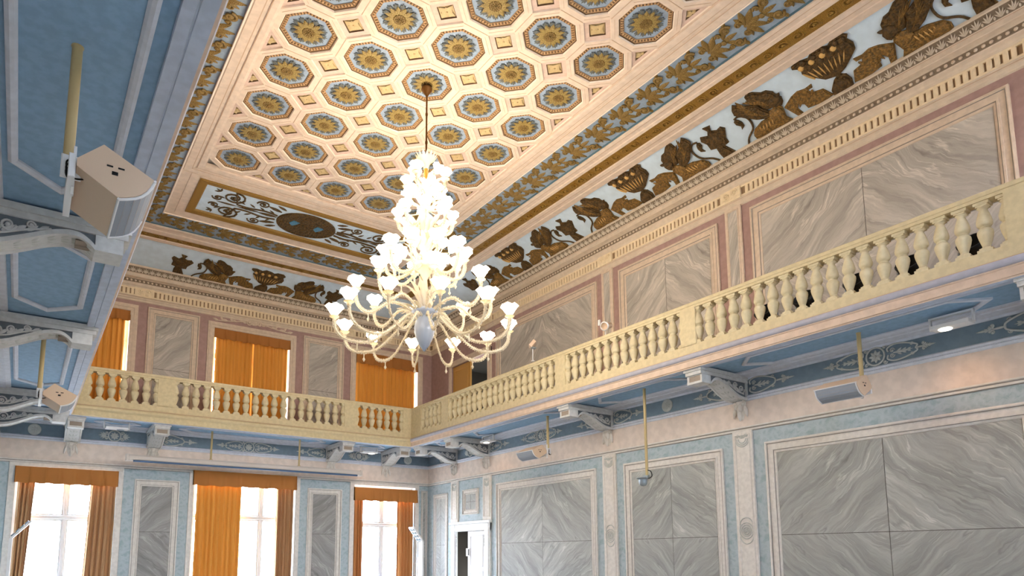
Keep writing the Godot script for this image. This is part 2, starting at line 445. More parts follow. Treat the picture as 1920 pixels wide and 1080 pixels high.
func pilaster(par: Node3D, x0: float, x1: float, y0: float, y1: float, low: bool) -> void:
	var fm: String = "frame_low" if low else "frame_up"
	var b := MB.new()
	b.box(Vector3(x0, y0, 0), Vector3(x1, y1, 0.05), false)
	b.ring(rect(x0 + 0.06, y0 + 0.1, x1 - 0.06, y1 - 0.07), [Vector2(0, 0.05), Vector2(0, 0.065), Vector2(0.022, 0.07), Vector2(0.03, 0.05)])
	var p := put(par, "pilaster", b.done(M[fm]))
	if low:
		var c := (x0 + x1) / 2.0
		var w := (x1 - x0) / 2.0 - 0.07
		var o := MB.new()      # capital: a shell with swags; half-way down a target roundel
		for r in [0.17, 0.13, 0.09]:
			var pts := PackedVector3Array()
			for i in 13:
				var a := PI + PI * i / 12.0
				pts.append(Vector3(c + cos(a) * r * w / 0.17, y1 - 0.17 + sin(a) * r, 0.055))
			o.tube(pts, 0.014, 5)
		for i in 5: o.leaf(Vector2(c, y1 - 0.16), PI * (0.15 + 0.175 * i), 0.11, 0.05, 0.03, 0.0, 0.05)
		o.scroll(Vector2(c - w * 0.6, y1 - 0.11), 0.045, 0.0, 1.2, 0.012, 0.06)
		o.scroll(Vector2(c + w * 0.6, y1 - 0.11), 0.045, PI, -1.2, 0.012, 0.06)
		put(p, "capital", o.done(M.stucco))
		var ro := MB.new()
		var yc := 2.08
		for r in [0.17, 0.12, 0.075]:
			var pts := PackedVector3Array()
			for i in 21: pts.append(Vector3(c + cos(TAU * i / 20.0) * r, yc + sin(TAU * i / 20.0) * r, 0.06))
			ro.tube(pts, 0.012 if r > 0.1 else 0.018, 5)
		for i in 6: ro.leaf(Vector2(c, yc), TAU * i / 6.0, 0.07, 0.045, 0.03, 0.0, 0.055)
		ro.ball(Vector3(c, yc, 0.07), Vector3(0.022, 0.022, 0.022))
		for s in [-1, 1]:
			var pts := PackedVector3Array()
			for i in 11:
				var a := PI * i / 10.0 if s > 0 else PI + PI * i / 10.0
				pts.append(Vector3(c + cos(a) * 0.16, yc + s * 0.12 + sin(a) * 0.16, 0.058))
			ro.tube(pts, 0.012, 5)
		put(p, "roundel", ro.done(M.stucco))
	else:
		var m := MB.new()
		m.quad(Vector3(x0 + 0.09, y0 + 0.13, 0.052), Vector3(x1 - 0.09, y0 + 0.13, 0.052), Vector3(x1 - 0.09, y1 - 0.10, 0.052), Vector3(x0 + 0.09, y1 - 0.10, 0.052), Vector2(0.1, 0.1), Vector2(0.25, 0.95))
		put(p, "marble_strip", m.done(M.marble_up2))

func flower(b: MB, c: Vector2, r: float, h: float, n := 8, z0 := 0.0) -> void:
	for i in n: b.leaf(c, TAU * i / n, r, r * 0.55, h, 0.0, z0)
	b.ball(Vector3(c.x, c.y, z0 + h * 0.6), Vector3.ONE * r * 0.22, 7, 4)

func lobe(b: MB, x: float, y: float, s: float, L: float) -> void:
	# a teardrop of band with a palmette inside and a leafy finial at its point, running to +x (s = 1) or -x
	var H := 0.15
	for k in [-1.0, 1.0]:
		var p := [Vector3(x + s * 0.06, y + k * 0.03, 0.02), Vector3(x + s * 0.05, y + k * 0.10, 0.02), Vector3(x + s * 0.16, y + k * H, 0.02), Vector3(x + s * 0.34, y + k * 0.135, 0.02), Vector3(x + s * 0.55, y + k * 0.06, 0.02), Vector3(x + s * L * 0.62, y, 0.02)]
		b.tube(spline(p, 5), 0.016, 5)
		b.scroll(Vector2(x + s * 0.13, y + k * 0.045), 0.045, 0.0, 1.3 * k * s, 0.012, 0.015)
		b.scroll(Vector2(x + s * L * 0.55, y + k * 0.085), 0.032, 0.0, 1.2 * k, 0.010, 0.015)
		b.scroll(Vector2(x + s * L * 0.78, y + k * 0.05), 0.036, 0.0, -1.2 * k, 0.012, 0.015)
		for i in 3:
			b.leaf(Vector2(x + s * (0.2 + 0.09 * i), y), (0.62 - 0.08 * i) * k if s > 0 else PI - (0.62 - 0.08 * i) * k, 0.11 - 0.018 * i, 0.038, 0.025)
			b.leaf(Vector2(x + s * (L * 0.76 + 0.035 * i), y), (0.9 - 0.2 * i) * k if s > 0 else PI - (0.9 - 0.2 * i) * k, 0.06, 0.026, 0.02)
	var dir := 0.0 if s > 0 else PI
	b.leaf(Vector2(x + s * 0.14, y), dir, 0.34, 0.05, 0.03)
	b.leaf(Vector2(x + s * L * 0.60, y), dir, L * 0.22, 0.035, 0.025)
	b.leaf(Vector2(x + s * L * 0.82, y), dir, L * 0.18, 0.035, 0.025)

func roundel(b: MB, x: float, y: float, r: float) -> void:
	var p := PackedVector3Array()
	for i in 25: p.append(Vector3(x + cos(TAU * i / 24.0) * r, y + sin(TAU * i / 24.0) * r, 0.018))
	b.tube(p, 0.018, 5)
	flower(b, Vector2(x, y), r * 0.75, 0.03, 8, 0.004)

func stucco_full() -> ArrayMesh:
	var b := MB.new()
	roundel(b, 0, 0, 0.165)
	lobe(b, 0.17, 0, 1, 0.85); lobe(b, -0.17, 0, -1, 0.85)
	for s in [-1, 1]:
		for k in [-1, 1]: b.scroll(Vector2(s * 0.17, k * 0.14), 0.04, 0, s * k * 1.2, 0.012, 0.015)
	return b.done(M.stucco)

func stucco_half() -> ArrayMesh:
	var b := MB.new()
	lobe(b, 0, 0, 1, 0.95)
	return b.done(M.stucco)

func stucco_wreath() -> ArrayMesh:
	var b := MB.new()
	roundel(b, 0, 0, 0.16)
	for s in [-1, 1]:
		for k in [-1, 1]: b.scroll(Vector2(s * 0.2, k * 0.08), 0.055, 0, s * k * 1.3, 0.014, 0.015)
		for i in 5: b.leaf(Vector2(s * 0.22, 0), (0.0 if s > 0 else PI) + (i - 2) * 0.42, 0.2 - absf(i - 2) * 0.03, 0.045, 0.025)
	return b.done(M.stucco)

func stucco_disc() -> ArrayMesh:
	var b := MB.new()
	b.xf = Transform3D(Basis(Vector3(1, 0, 0), PI / 2), Vector3.ZERO)
	b.lathe([Vector2(0.16, 0.0), Vector2(0.16, 0.03), Vector2(0.13, 0.035), Vector2(0.12, 0.02), Vector2(0.0, 0.02)], 20)
	b.xf = Transform3D()
	flower(b, Vector2.ZERO, 0.10, 0.03, 8, 0.018)
	return b.done(M.stucco)

func foot_mask() -> ArrayMesh:   # the carved corbel below each bracket: a leafy shield hanging from two scrolls
	var b := MB.new()
	var P := []
	for i in 7:
		var f := i / 6.0
		var y := -0.42 * f
		var w := 0.15 * (1.0 - 0.75 * f * f) + 0.012
		var d := 0.11 * (1.0 - 0.8 * f)
		P.append(PackedVector3Array([Vector3(-w, y, 0), Vector3(-w * 0.7, y, d * 0.8), Vector3(0, y, d * 1.2), Vector3(w * 0.7, y, d * 0.8), Vector3(w, y, 0)]))
	b.grid(P, false, true)
	for s in [-1.0, 1.0]:
		b.scroll(Vector2(s * 0.13, -0.05), 0.06, 0, s * 1.3, 0.022, 0.09)
		b.leaf(Vector2(s * 0.14, -0.10), -PI / 2 + s * 0.25, 0.28, 0.09, 0.09, 0.0, 0.04)
		b.leaf(Vector2(s * 0.06, -0.05), -PI / 2, 0.2, 0.08, 0.13, 0.0, 0.09)
	b.leaf(Vector2(0, -0.12), -PI / 2, 0.33, 0.10, 0.13, 0.0, 0.06)
	b.ball(Vector3(0, -0.17, 0.10), Vector3(0.06, 0.08, 0.05))
	return b.done(M.frame_low)

# ---------------------------------------------------------------- the ceiling
const SIDE := Basis(Vector3(0, 0, 1), Vector3(0, 1, 0), Vector3(-1, 0, 0))    # local x along the right-hand wall, z into the room
const LEFT := Basis(Vector3(0, 0, -1), Vector3(0, 1, 0), Vector3(1, 0, 0))
const DOWN := Basis(Vector3(1, 0, 0), Vector3(0, 0, 1), Vector3(0, -1, 0))    # the ceiling: local y = world z, local z = down
const BACK := Basis(Vector3(-1, 0, 0), Vector3(0, 1, 0), Vector3(0, 0, -1))

func octagon(a: float) -> Array:
	var e := a * tan(PI / 8)
	return [Vector2(a, -e), Vector2(a, e), Vector2(e, a), Vector2(-e, a), Vector2(-a, e), Vector2(-a, -e), Vector2(-e, -a), Vector2(e, -a)]

func coffer_mesh() -> ArrayMesh:
	var o := octagon(0.48)
	var w := MB.new()
	w.ring(o, [Vector2(0, 0.0), Vector2(0.012, -0.02), Vector2(0.012, -0.03)])
	var m := w.done(M.rib_edge)
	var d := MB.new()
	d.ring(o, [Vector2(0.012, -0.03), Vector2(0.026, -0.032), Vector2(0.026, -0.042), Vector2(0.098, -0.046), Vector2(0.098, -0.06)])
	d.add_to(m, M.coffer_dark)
	var b := MB.new()
	var pv := PackedVector3Array()
	for p in octagon(0.384): pv.append(Vector3(p.x, p.y, -0.06))
	b.fan(pv)
	b.add_to(m, M.coffer_blue)
	return m

func bead_mesh() -> ArrayMesh:
	var b := MB.new()
	var o := octagon(0.412)
	for i in 8:
		var p: Vector2 = o[i]; var q: Vector2 = o[(i + 1) % 8]
		var d := (q - p).normalized()
		for k in 6:
			var c := p.lerp(q, (k + 0.5) / 6.0)
			b.xf = Transform3D(Basis(Vector3(0, 0, 1), d.angle()), Vector3(c.x, c.y, -0.042))
			b.ball(Vector3.ZERO, Vector3(0.022, 0.028, 0.016), 6, 4)
	b.xf = Transform3D()
	b.ring(octagon(0.450), [Vector2(0, -0.04), Vector2(0.006, -0.032), Vector2(0.014, -0.04)])
	b.ring(octagon(0.390), [Vector2(0, -0.05), Vector2(0.004, -0.04), Vector2(0.012, -0.05)])
	return b.done(M.bead)

func rosette_mesh() -> ArrayMesh:
	var b := MB.new()
	for i in 14:
		var a := TAU * i / 14.0 + 0.1
		for k in [-1, 0, 1]: b.leaf(Vector2(cos(a), sin(a)) * 0.17, a + k * 0.28, 0.165 - absf(k) * 0.02, 0.055, 0.028, 0.0, -0.06)
	var m := b.done(M.petal_dark)
	var c := MB.new()
	for i in 12: c.leaf(Vector2(cos(TAU * i / 12.0), sin(TAU * i / 12.0)) * 0.06, TAU * i / 12.0, 0.215, 0.105, 0.032, 0.012, -0.05)
	for i in 12: c.leaf(Vector2(cos(TAU * (i + 0.5) / 12.0), sin(TAU * (i + 0.5) / 12.0)) * 0.05, TAU * (i + 0.5) / 12.0, 0.165, 0.085, 0.024, 0.02, -0.042)
	c.add_to(m, M.petal)
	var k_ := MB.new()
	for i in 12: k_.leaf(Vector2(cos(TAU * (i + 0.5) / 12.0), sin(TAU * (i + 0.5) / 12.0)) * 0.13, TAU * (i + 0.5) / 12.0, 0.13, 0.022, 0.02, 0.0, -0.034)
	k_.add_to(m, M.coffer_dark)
	var d := MB.new()
	d.xf = Transform3D(Basis(Vector3(1, 0, 0), PI / 2), Vector3(0, 0, -0.03))
	d.lathe([Vector2(0.115, -0.02), Vector2(0.115, 0.01), Vector2(0.09, 0.02), Vector2(0.07, 0.012), Vector2(0.0, 0.012)], 18)
	d.xf = Transform3D()
	for r in [[0.098, 16], [0.068, 11], [0.04, 7]]:
		for i in r[1]: d.ball(Vector3(cos(TAU * i / r[1]) * r[0], sin(TAU * i / r[1]) * r[0], -0.014), Vector3(0.014, 0.014, 0.012), 5, 3)
	d.ball(Vector3(0, 0, -0.008), Vector3(0.022, 0.022, 0.018), 7, 4)
	d.add_to(m, M.gold)
	return m

func diamond(h: float) -> Array: return [Vector2(h, 0), Vector2(0, h), Vector2(-h, 0), Vector2(0, -h)]

func caisson_mesh(part := 0) -> ArrayMesh:   # the small square coffer between the octagons (part 1..4: the half of it at the field's edge)
	var poly := diamond(0.339)
	if part == 1: poly = [Vector2(0, -0.339), Vector2(0.339, 0), Vector2(0, 0.339)]
	if part == 2: poly = [Vector2(-0.339, 0), Vector2(0, -0.339), Vector2(0, 0.339)]
	if part == 3: poly = [Vector2(-0.339, 0), Vector2(0.339, 0), Vector2(0, 0.339)]
	if part == 4: poly = [Vector2(-0.339, 0), Vector2(0, -0.339), Vector2(0.339, 0)]
	var n := poly.size()
	var w := MB.new()
	w.ring(poly, [Vector2(0, 0), Vector2(0.008, -0.03)])
	var m := w.done(M.rib_edge)
	var p := MB.new()
	var inn := 0.095 if part == 0 else 0.075
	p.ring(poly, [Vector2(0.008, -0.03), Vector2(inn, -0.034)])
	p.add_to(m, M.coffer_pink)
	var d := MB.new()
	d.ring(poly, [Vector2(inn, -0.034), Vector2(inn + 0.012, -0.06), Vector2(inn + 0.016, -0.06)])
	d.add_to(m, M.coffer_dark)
	var g_ := MB.new()
	var pv := PackedVector3Array()
	var c := Vector2.ZERO
	for q in poly: c += q / n
	for i in n:
		var e0: Vector2 = (poly[i] - poly[(i - 1 + n) % n]).normalized(); var e1: Vector2 = (poly[(i + 1) % n] - poly[i]).normalized()
		var n0 := Vector2(-e0.y, e0.x); var n1 := Vector2(-e1.y, e1.x)
		var q: Vector2 = poly[i] + (n0 + n1) / (1.0 + n0.dot(n1)) * (inn + 0.014)
		pv.append(Vector3(q.x, q.y, -0.058))
	g_.fan(pv)
	if part == 0:
		for i in 4:
			g_.leaf(Vector2.ZERO, TAU * i / 4.0, 0.17, 0.085, 0.03, 0, -0.058)
			g_.leaf(Vector2.ZERO, TAU * (i + 0.5) / 4.0, 0.11, 0.075, 0.025, 0, -0.058)
		g_.ball(Vector3(0, 0, -0.04), Vector3.ONE * 0.02, 6, 4)
	else:
		for i in 3: g_.leaf(c * 0.7, (c.angle() + (i - 1) * 1.1), 0.11, 0.06, 0.025, 0, -0.058)
	g_.add_to(m, M.gold_pale)
	return m

func acanthus_mesh(alt: bool) -> ArrayMesh:   # one motif of the running leaf band: about 0.4 long, 0.62 wide
	var b := MB.new()
	if alt:
		for k in [-1.0, 1.0]:
			b.leaf(Vector2(-0.03, 0), k * 0.75, 0.30, 0.11, 0.05)
			b.leaf(Vector2(-0.05, k * 0.02), k * 1.25, 0.28, 0.10, 0.05)
			b.leaf(Vector2(-0.05, k * 0.03), k * 1.8, 0.20, 0.09, 0.04)
			b.scroll(Vector2(-0.11, k * 0.10), 0.06, 0, 1.2 * k, 0.018, 0.02)
		b.leaf(Vector2(-0.08, 0), 0, 0.30, 0.12, 0.06)
	else:
		for k in [-1.0, 1.0]:
			b.scroll(Vector2(0.04, k * 0.16), 0.085, 0, 1.4 * k, 0.024, 0.022)
			b.leaf(Vector2(-0.10, k * 0.04), k * 0.9, 0.26, 0.09, 0.045)
			b.leaf(Vector2(0.06, k * 0.20), k * 1.2, 0.14, 0.07, 0.04)
			b.scroll(Vector2(-0.10, k * 0.15), 0.05, PI, -1.2 * k, 0.016, 0.02)
		b.leaf(Vector2(-0.14, 0), 0, 0.26, 0.09, 0.05)
		b.ball(Vector3(-0.12, 0, 0.03), Vector3(0.045, 0.045, 0.035), 7, 4)
	return b.done(M.gold)

func build_ceiling() -> void:
	var C := hold(self, "ceiling", Transform3D(DOWN, Vector3(0, YC, 0)))
	struct(C, "coffered ceiling of octagons with golden rosettes framed by leaf bands")
	var slab := MB.new()
	slab.box(Vector3(-XU - 0.4, -ZW - 0.6, -0.6), Vector3(XU + 0.4, ZW + 0.6, -0.13))
	put(C, "ceiling_slab", slab.done(M.plaster))
	# ribs between the coffers
	var rb := MB.new(); var ln := MB.new()
	var o := octagon(0.48)
	for i in 5:
		for j in 9:
			rb.xf = mv((i - 2) * 1.2, (j - 4) * 1.2, 0); ln.xf = rb.xf
			for q in 4:
				var r := func(p: Vector2): return Vector3(p.rotated(PI / 2 * q).x, p.rotated(PI / 2 * q).y, 0)
				rb.quad(r.call(o[0]), r.call(Vector2(0.6, -0.261)), r.call(Vector2(0.6, 0.261)), r.call(o[1]))
				rb.quad(r.call(o[1]), r.call(Vector2(0.6, 0.261)), r.call(Vector2(0.261, 0.6)), r.call(o[2]))
				ln.xf = rb.xf * Transform3D(Basis(Vector3(0, 0, 1), PI / 2 * q), Vector3.ZERO)
				ln.box(Vector3(0.593, -0.25, -0.002), Vector3(0.6, 0.25, 0.004), false)
				ln.xf = rb.xf * Transform3D(Basis(Vector3(0, 0, 1), PI / 2 * q + PI / 4), Vector3.ZERO)
				ln.box(Vector3(0.54, -0.22, -0.002), Vector3(0.546, 0.22, 0.004), false)
	rb.xf = Transform3D()
	put(C, "coffer_rib", rb.done(M.rib))
	put(C, "rib_fillet", ln.done(M.rib_line))
	var cm := coffer_mesh(); var bm := bead_mesh(); var rm := rosette_mesh()
	for j in 9:
		for i in 5:
			var k := put(C, "coffer", cm, mv((i - 2) * 1.2, (j - 4) * 1.2, 0))
			put(k, "bead_ring", bm)
			if not (i == 2 and j == 4): put(k, "rosette", rm, Transform3D(Basis(Vector3(0, 0, 1), rng.randf() * TAU), Vector3.ZERO))
			else: put(k, "rosette", rm)
	var cs := [caisson_mesh(0), caisson_mesh(1), caisson_mesh(2), caisson_mesh(3), caisson_mesh(4)]
	for j in 10:
		for i in 6:
			var p := 0
			if i == 0: p = 1
			elif i == 5: p = 2
			elif j == 0: p = 3
			elif j == 9: p = 4
			if (i == 0 or i == 5) and (j == 0 or j == 9): continue
			put(C, "caisson", cs[p], mv((i - 2.5) * 1.2, (j - 4.5) * 1.2, 0))
	# the flat border round the field: mouldings, leaf bands and gold strips. Rings about the field, given as half sizes in x and z.
	var ring4 := func(b: MB, ax: float, ay: float, bx: float, by: float, z0: float, z1: float):
		var A := [Vector3(-ax, -ay, z0), Vector3(ax, -ay, z0), Vector3(ax, ay, z0), Vector3(-ax, ay, z0)]
		var B := [Vector3(-bx, -by, z1), Vector3(bx, -by, z1), Vector3(bx, by, z1), Vector3(-bx, by, z1)]
		for i in 4: b.quad(B[i], B[(i + 1) % 4], A[(i + 1) % 4], A[i])
	var band := func(name_: String, key: String, list: Array):
		var b := MB.new()
		for k in list.size() - 1:
			var p = list[k]; var q = list[k + 1]
			ring4.call(b, p[0], p[1], q[0], q[1], p[2], q[2])
		return put(C, name_, b.done(M[key]))
	# inner moulding, stepping down towards the room
	band.call("field_moulding", "rib", [[3.0, 5.4, -0.06], [3.0, 5.4, 0.05], [3.05, 5.45, 0.06], [3.14, 5.54, 0.06], [3.15, 5.55, 0.045], [3.24, 5.64, 0.045], [3.25, 5.65, 0.065], [3.40, 5.80, 0.065], [3.42, 5.82, 0.05]])
	band.call("quirk", "rib_line", [[3.142, 5.542, 0.062], [3.158, 5.558, 0.062]])
	band.call("quirk", "rib_line", [[3.235, 5.635, 0.067], [3.252, 5.652, 0.067]])
	# ends: cream ground with the long framed panels let in
	for s in [-1.0, 1.0]:
		var b := MB.new()
		var y0 := 5.82; var y1 := 8.36
		var h := rect(-2.98, 6.02, 2.98, 7.97)
		b.xf = Transform3D(Basis(Vector3(0, 0, 1), PI if s < 0 else 0.0), Vector3.ZERO)
		b.quad(Vector3(-3.42, y0, 0.03), Vector3(3.42, y0, 0.03), Vector3(h[1].x, h[1].y, 0.03), Vector3(h[0].x, h[0].y, 0.03))
		b.quad(Vector3(3.42, y0, 0.03), Vector3(3.42, y1, 0.03), Vector3(h[2].x, h[2].y, 0.03), Vector3(h[1].x, h[1].y, 0.03))
		b.quad(Vector3(3.42, y1, 0.03), Vector3(-3.42, y1, 0.03), Vector3(h[3].x, h[3].y, 0.03), Vector3(h[2].x, h[2].y, 0.03))
		b.quad(Vector3(-3.42, y1, 0.03), Vector3(-3.42, y0, 0.03), Vector3(h[0].x, h[0].y, 0.03), Vector3(h[3].x, h[3].y, 0.03))
		b.box(Vector3(-3.42, 5.88, 0.03), Vector3(3.42, 5.90, 0.045), false)
		b.box(Vector3(-3.2, 5.9, 0.03), Vector3(-3.17, 8.2, 0.042), false)
		b.box(Vector3(3.17, 5.9, 0.03), Vector3(3.2, 8.2, 0.042), false)
		put(C, "border_ground", b.done(M.rib))
		if s < 0: scroll_panel(C, h, b.xf)
	var LB := [3.42, 8.36]      # the leaf band and what follows it outwards
	band.call("band_edge", "rib_edge", [[3.42, 8.36, 0.03], [3.42, 8.36, 0.055], [3.45, 8.39, 0.055], [3.45, 8.39, 0.0]])
	band.call("leaf_band", "leaf_blue", [[3.45, 8.39, 0.0], [4.27, 9.24, 0.0]])
	band.call("band_edge", "teal_line", [[4.262, 9.232, 0.002], [4.27, 9.24, 0.03], [4.285, 9.255, 0.032]])
	band.call("border_moulding", "rib", [[4.285, 9.255, 0.032], [4.285, 9.255, 0.06], [4.36, 9.33, 0.07], [4.37, 9.34, 0.05], [4.50, 9.55, 0.05], [4.51, 9.57, 0.07], [4.585, 9.75, 0.08], [4.60, 9.84, 0.06]])
	band.call("quirk", "rib_line", [[4.358, 9.328, 0.0715], [4.376, 9.346, 0.0715]])
	band.call("gold_strip", "gold_deep", [[4.60, 9.84, 0.05], [4.93, 10.12, 0.05]])
	band.call("outer_moulding", "rib", [[4.92, 10.11, 0.04], [4.93, 10.12, 0.08], [5.02, 10.165, 0.09], [5.03, 10.17, 0.07], [5.16, 10.21, 0.07], [5.17, 10.215, 0.09], [5.33, 10.27, 0.09], [5.35, 10.28, 0.0]])
	band.call("quirk", "rib_line", [[5.018, 10.162, 0.0915], [5.035, 10.172, 0.0915]])
	# little scrolls on the gold strip
	var gs := MB.new()
	for s in [-1.0, 1.0]:
		for i in 64:
			var z := -9.6 + i * 0.305
			gs.xf = mv(s * 4.765, z, 0.05)
			gs.scroll(Vector2(0.0, 0.0), 0.10, 0.3 * i, 1.3 if i % 2 else -1.3, 0.018, 0.012)
			gs.leaf(Vector2(-0.10, 0.10), 0.0, 0.2, 0.06, 0.025)
		if s < 0:
			for i in 31:
				gs.xf = mv(-4.6 + i * 0.305, s * 9.98, 0.05)
				gs.scroll(Vector2.ZERO, 0.09, 0.3 * i, 1.3 if i % 2 else -1.3, 0.018, 0.012)
	gs.xf = Transform3D()
	stuff(put(C, "gold_scroll", gs.done(M.gold_deep)))
	# acanthus leaves on the leaf band
	var am := [acanthus_mesh(false), acanthus_mesh(true)]
	for s in [-1.0, 1.0]:
		for i in 43:
			var z := -8.2 + i * 0.39
			if z > 7.2: continue
			put(C, "acanthus", am[i % 2], Transform3D(Basis(Vector3(0, 0, 1), PI / 2 + (0.0 if s > 0 else 0.0)) * Basis.from_scale(Vector3(1.15, 1.35, 1.0)), Vector3(s * 3.86, z, 0.002)))
	for i in 20:
		put(C, "acanthus", am[i % 2], Transform3D(Basis.from_scale(Vector3(1.15, 1.35, 1.0)), Vector3(-3.75 + i * 0.395, -8.82, 0.002)))

func scroll_panel(C: Node3D, h: Array, xf: Transform3D) -> void:   # the framed panel of scrolls round an oval medallion
	var P := hold(C, "scroll_panel", xf)
	var f := MB.new()
	f.ring(h, [Vector2(0, 0.03), Vector2(0.0, 0.06), Vector2(0.03, 0.07), Vector2(0.17, 0.06), Vector2(0.20, 0.04), Vector2(0.22, 0.0)])
	put(P, "gold_frame", f.done(M.gold_deep))
	var q := MB.new()
	q.quad(Vector3(-2.8, 6.2, 0.002), Vector3(2.8, 6.2, 0.002), Vector3(2.8, 7.8, 0.002), Vector3(-2.8, 7.8, 0.002))
	put(P, "panel_ground", q.done(M.cove))
	var yc := 7.0
	var m := MB.new()     # oval medallion
	m.xf = Transform3D(Basis.from_scale(Vector3(0.82, 0.66, 1)) * Basis(Vector3(1, 0, 0), PI / 2), Vector3(0, yc, 0))
	m.lathe([Vector2(1.0, 0.0), Vector2(1.0, 0.04), Vector2(0.94, 0.05), Vector2(0.90, 0.02), Vector2(0.0, 0.02)], 32)
	m.xf = mv(0, yc, 0.0)
	for i in 40:
		var a := rng.randf() * TAU; var r := sqrt(rng.randf()) * 0.62
		m.leaf(Vector2(cos(a) * r, sin(a) * r * 0.78), rng.randf() * TAU, 0.22, 0.09, 0.025, 0, 0.02)
	put(P, "medallion", m.done(M.bronze))
	var bl := MB.new()
	bl.xf = mv(0, yc, 0.02)
	for s in [-1.0, 1.0]: bl.relief([Vector2(s * 0.34 - 0.13, -0.10), Vector2(s * 0.34 + 0.06, -0.13), Vector2(s * 0.34 + 0.13, 0.05), Vector2(s * 0.34 + 0.02, 0.17), Vector2(s * 0.34 - 0.07, 0.04)], 0.02)
	put(P, "medallion_field", bl.done(mat("panel_blue", Color(0.30, 0.48, 0.58), 0.8)))
	var t := MB.new()
	for s in [-1.0, 1.0]:
		for k in [-1.0, 1.0]:
			# stems leaving the medallion with paired spirals
			t.scroll(Vector2(s * 2.05, yc + k * 0.42), 0.30, PI / 2 * k - (0.0 if s > 0 else PI), 1.8 * s * k, 0.028, 0.015, Array(spline([Vector3(s * 0.85, yc + k * 0.12, 0), Vector3(s * 1.2, yc + k * 0.18, 0), Vector3(s * 1.6, yc + k * 0.10, 0), Vector3(s * 1.9, yc + k * 0.12, 0)], 4)).map(func(v): return Vector2(v.x, v.y)))
			t.scroll(Vector2(s * 1.32, yc + k * 0.50), 0.17, 0, 1.6 * s * k, 0.022, 0.015)
			t.scroll(Vector2(s * 2.42, yc + k * 0.22), 0.13, 0, -1.4 * s * k, 0.02, 0.015)
			for i in 6:
				t.leaf(Vector2(s * (0.95 + 0.26 * i), yc + k * (0.16 + 0.02 * i)), (0.7 * k if s > 0 else PI - 0.7 * k) + rng.randf() * 0.5, 0.20, 0.07, 0.03)
			t.leaf(Vector2(s * 0.80, yc + k * 0.34), (0.35 * k if s > 0 else PI - 0.35 * k), 0.42, 0.16, 0.04)
			t.leaf(Vector2(s * 0.72, yc + k * 0.50), (0.5 * k if s > 0 else PI - 0.5 * k), 0.30, 0.12, 0.04)
			for i in 3: t.leaf(Vector2(s * 2.40, yc + k * 0.55), (0.0 if s > 0 else PI) + (i - 1) * 0.9 + k * 0.6, 0.16, 0.06, 0.03)
		t.leaf(Vector2(s * 0.84, yc), 0.0 if s > 0 else PI, 0.5, 0.16, 0.04)
		t.leaf(Vector2(s * 1.3, yc), 0.0 if s > 0 else PI, 0.6, 0.10, 0.03)
		t.leaf(Vector2(s * 1.9, yc), 0.0 if s > 0 else PI, 0.5, 0.08, 0.03)
	put(P, "scrollwork", t.done(M.bronze))

# ---------------------------------------------------------------- cornice and painted cove
const GRYPHON := {"wing_back": [1.05, 0.86, 1.14, 0.96, 1.24, 0.98, 1.36, 1.09, 1.48, 1.13, 1.54, 1.09, 1.55, 0.97, 1.54, 0.89, 1.45, 0.82, 1.41, 0.68, 1.34, 0.56, 1.17, 0.54, 1.07, 0.48, 1.01, 0.54, 0.98, 0.65, 1.04, 0.78],
	"wing_front": [1.83, 1.1, 1.9, 1.0, 1.93, 0.87, 1.8, 0.7, 1.63, 0.51, 1.48, 0.42, 1.35, 0.43, 1.31, 0.5, 1.4, 0.66, 1.45, 0.82, 1.68, 0.95],
	"body": [1.13, 0.57, 1.25, 0.54, 1.32, 0.4, 1.6, 0.4, 1.82, 0.31, 1.9, 0.2, 1.9, 0.09, 1.78, 0.05, 1.53, 0.08, 1.3, 0.07, 1.07, 0.06, 1.14, 0.2, 1.1, 0.35, 1.08, 0.45],
	"tail_tip": [1.99, 0.75, 2.05, 0.72, 2.05, 0.63, 1.99, 0.55, 2.02, 0.46, 1.93, 0.51, 1.92, 0.61, 1.95, 0.7]}
const SCROLL := [0.41, 0.55, 0.56, 0.53, 0.7, 0.57, 0.85, 0.53, 1.07, 0.4, 0.96, 0.06, 0.85, 0.06, 0.88, 0.21, 0.82, 0.31, 0.73, 0.23, 0.72, 0.11, 0.46, 0.06, 0.21, 0.09, 0.3, 0.32, 0.49, 0.37, 0.53, 0.47, 0.43, 0.47]
const URN := [-0.5, 1.10, -0.36, 1.12, -0.18, 1.07, -0.07, 1.15, 0.1, 1.12, 0.2, 1.07, 0.3, 1.13, 0.49, 1.13, 0.57, 1.05, 0.52, 0.98, 0.57, 0.85, 0.54, 0.72, 0.42, 0.62, 0.25, 0.49, 0.09, 0.42, 0.18, 0.35, 0.21, 0.2, 0.17, 0.05, -0.2, 0.07, -0.19, 0.2, -0.06, 0.36, 0.04, 0.42, -0.15, 0.48, -0.31, 0.67, -0.42, 0.85, -0.39, 0.96, -0.51, 1.04]
const VASE := [-0.12, 0.99, 0.05, 0.96, -0.01, 0.83, 0.09, 0.77, 0.20, 0.8, 0.27, 0.71, 0.13, 0.48, 0.12, 0.36, -0.01, 0.34, 0.07, 0.12, 0.09, 0.07, -0.22, 0.07, -0.22, 0.22, -0.19, 0.38, -0.31, 0.42, -0.29, 0.59, -0.35, 0.73, -0.30, 0.83, -0.15, 0.76, -0.07, 0.87]

func pts(a: Array, s := 1.0, dx := 0.0) -> Array:
	var o := []
	for i in range(0, a.size(), 2): o.append(Vector2(dx + s * a[i], a[i + 1]))
	return o

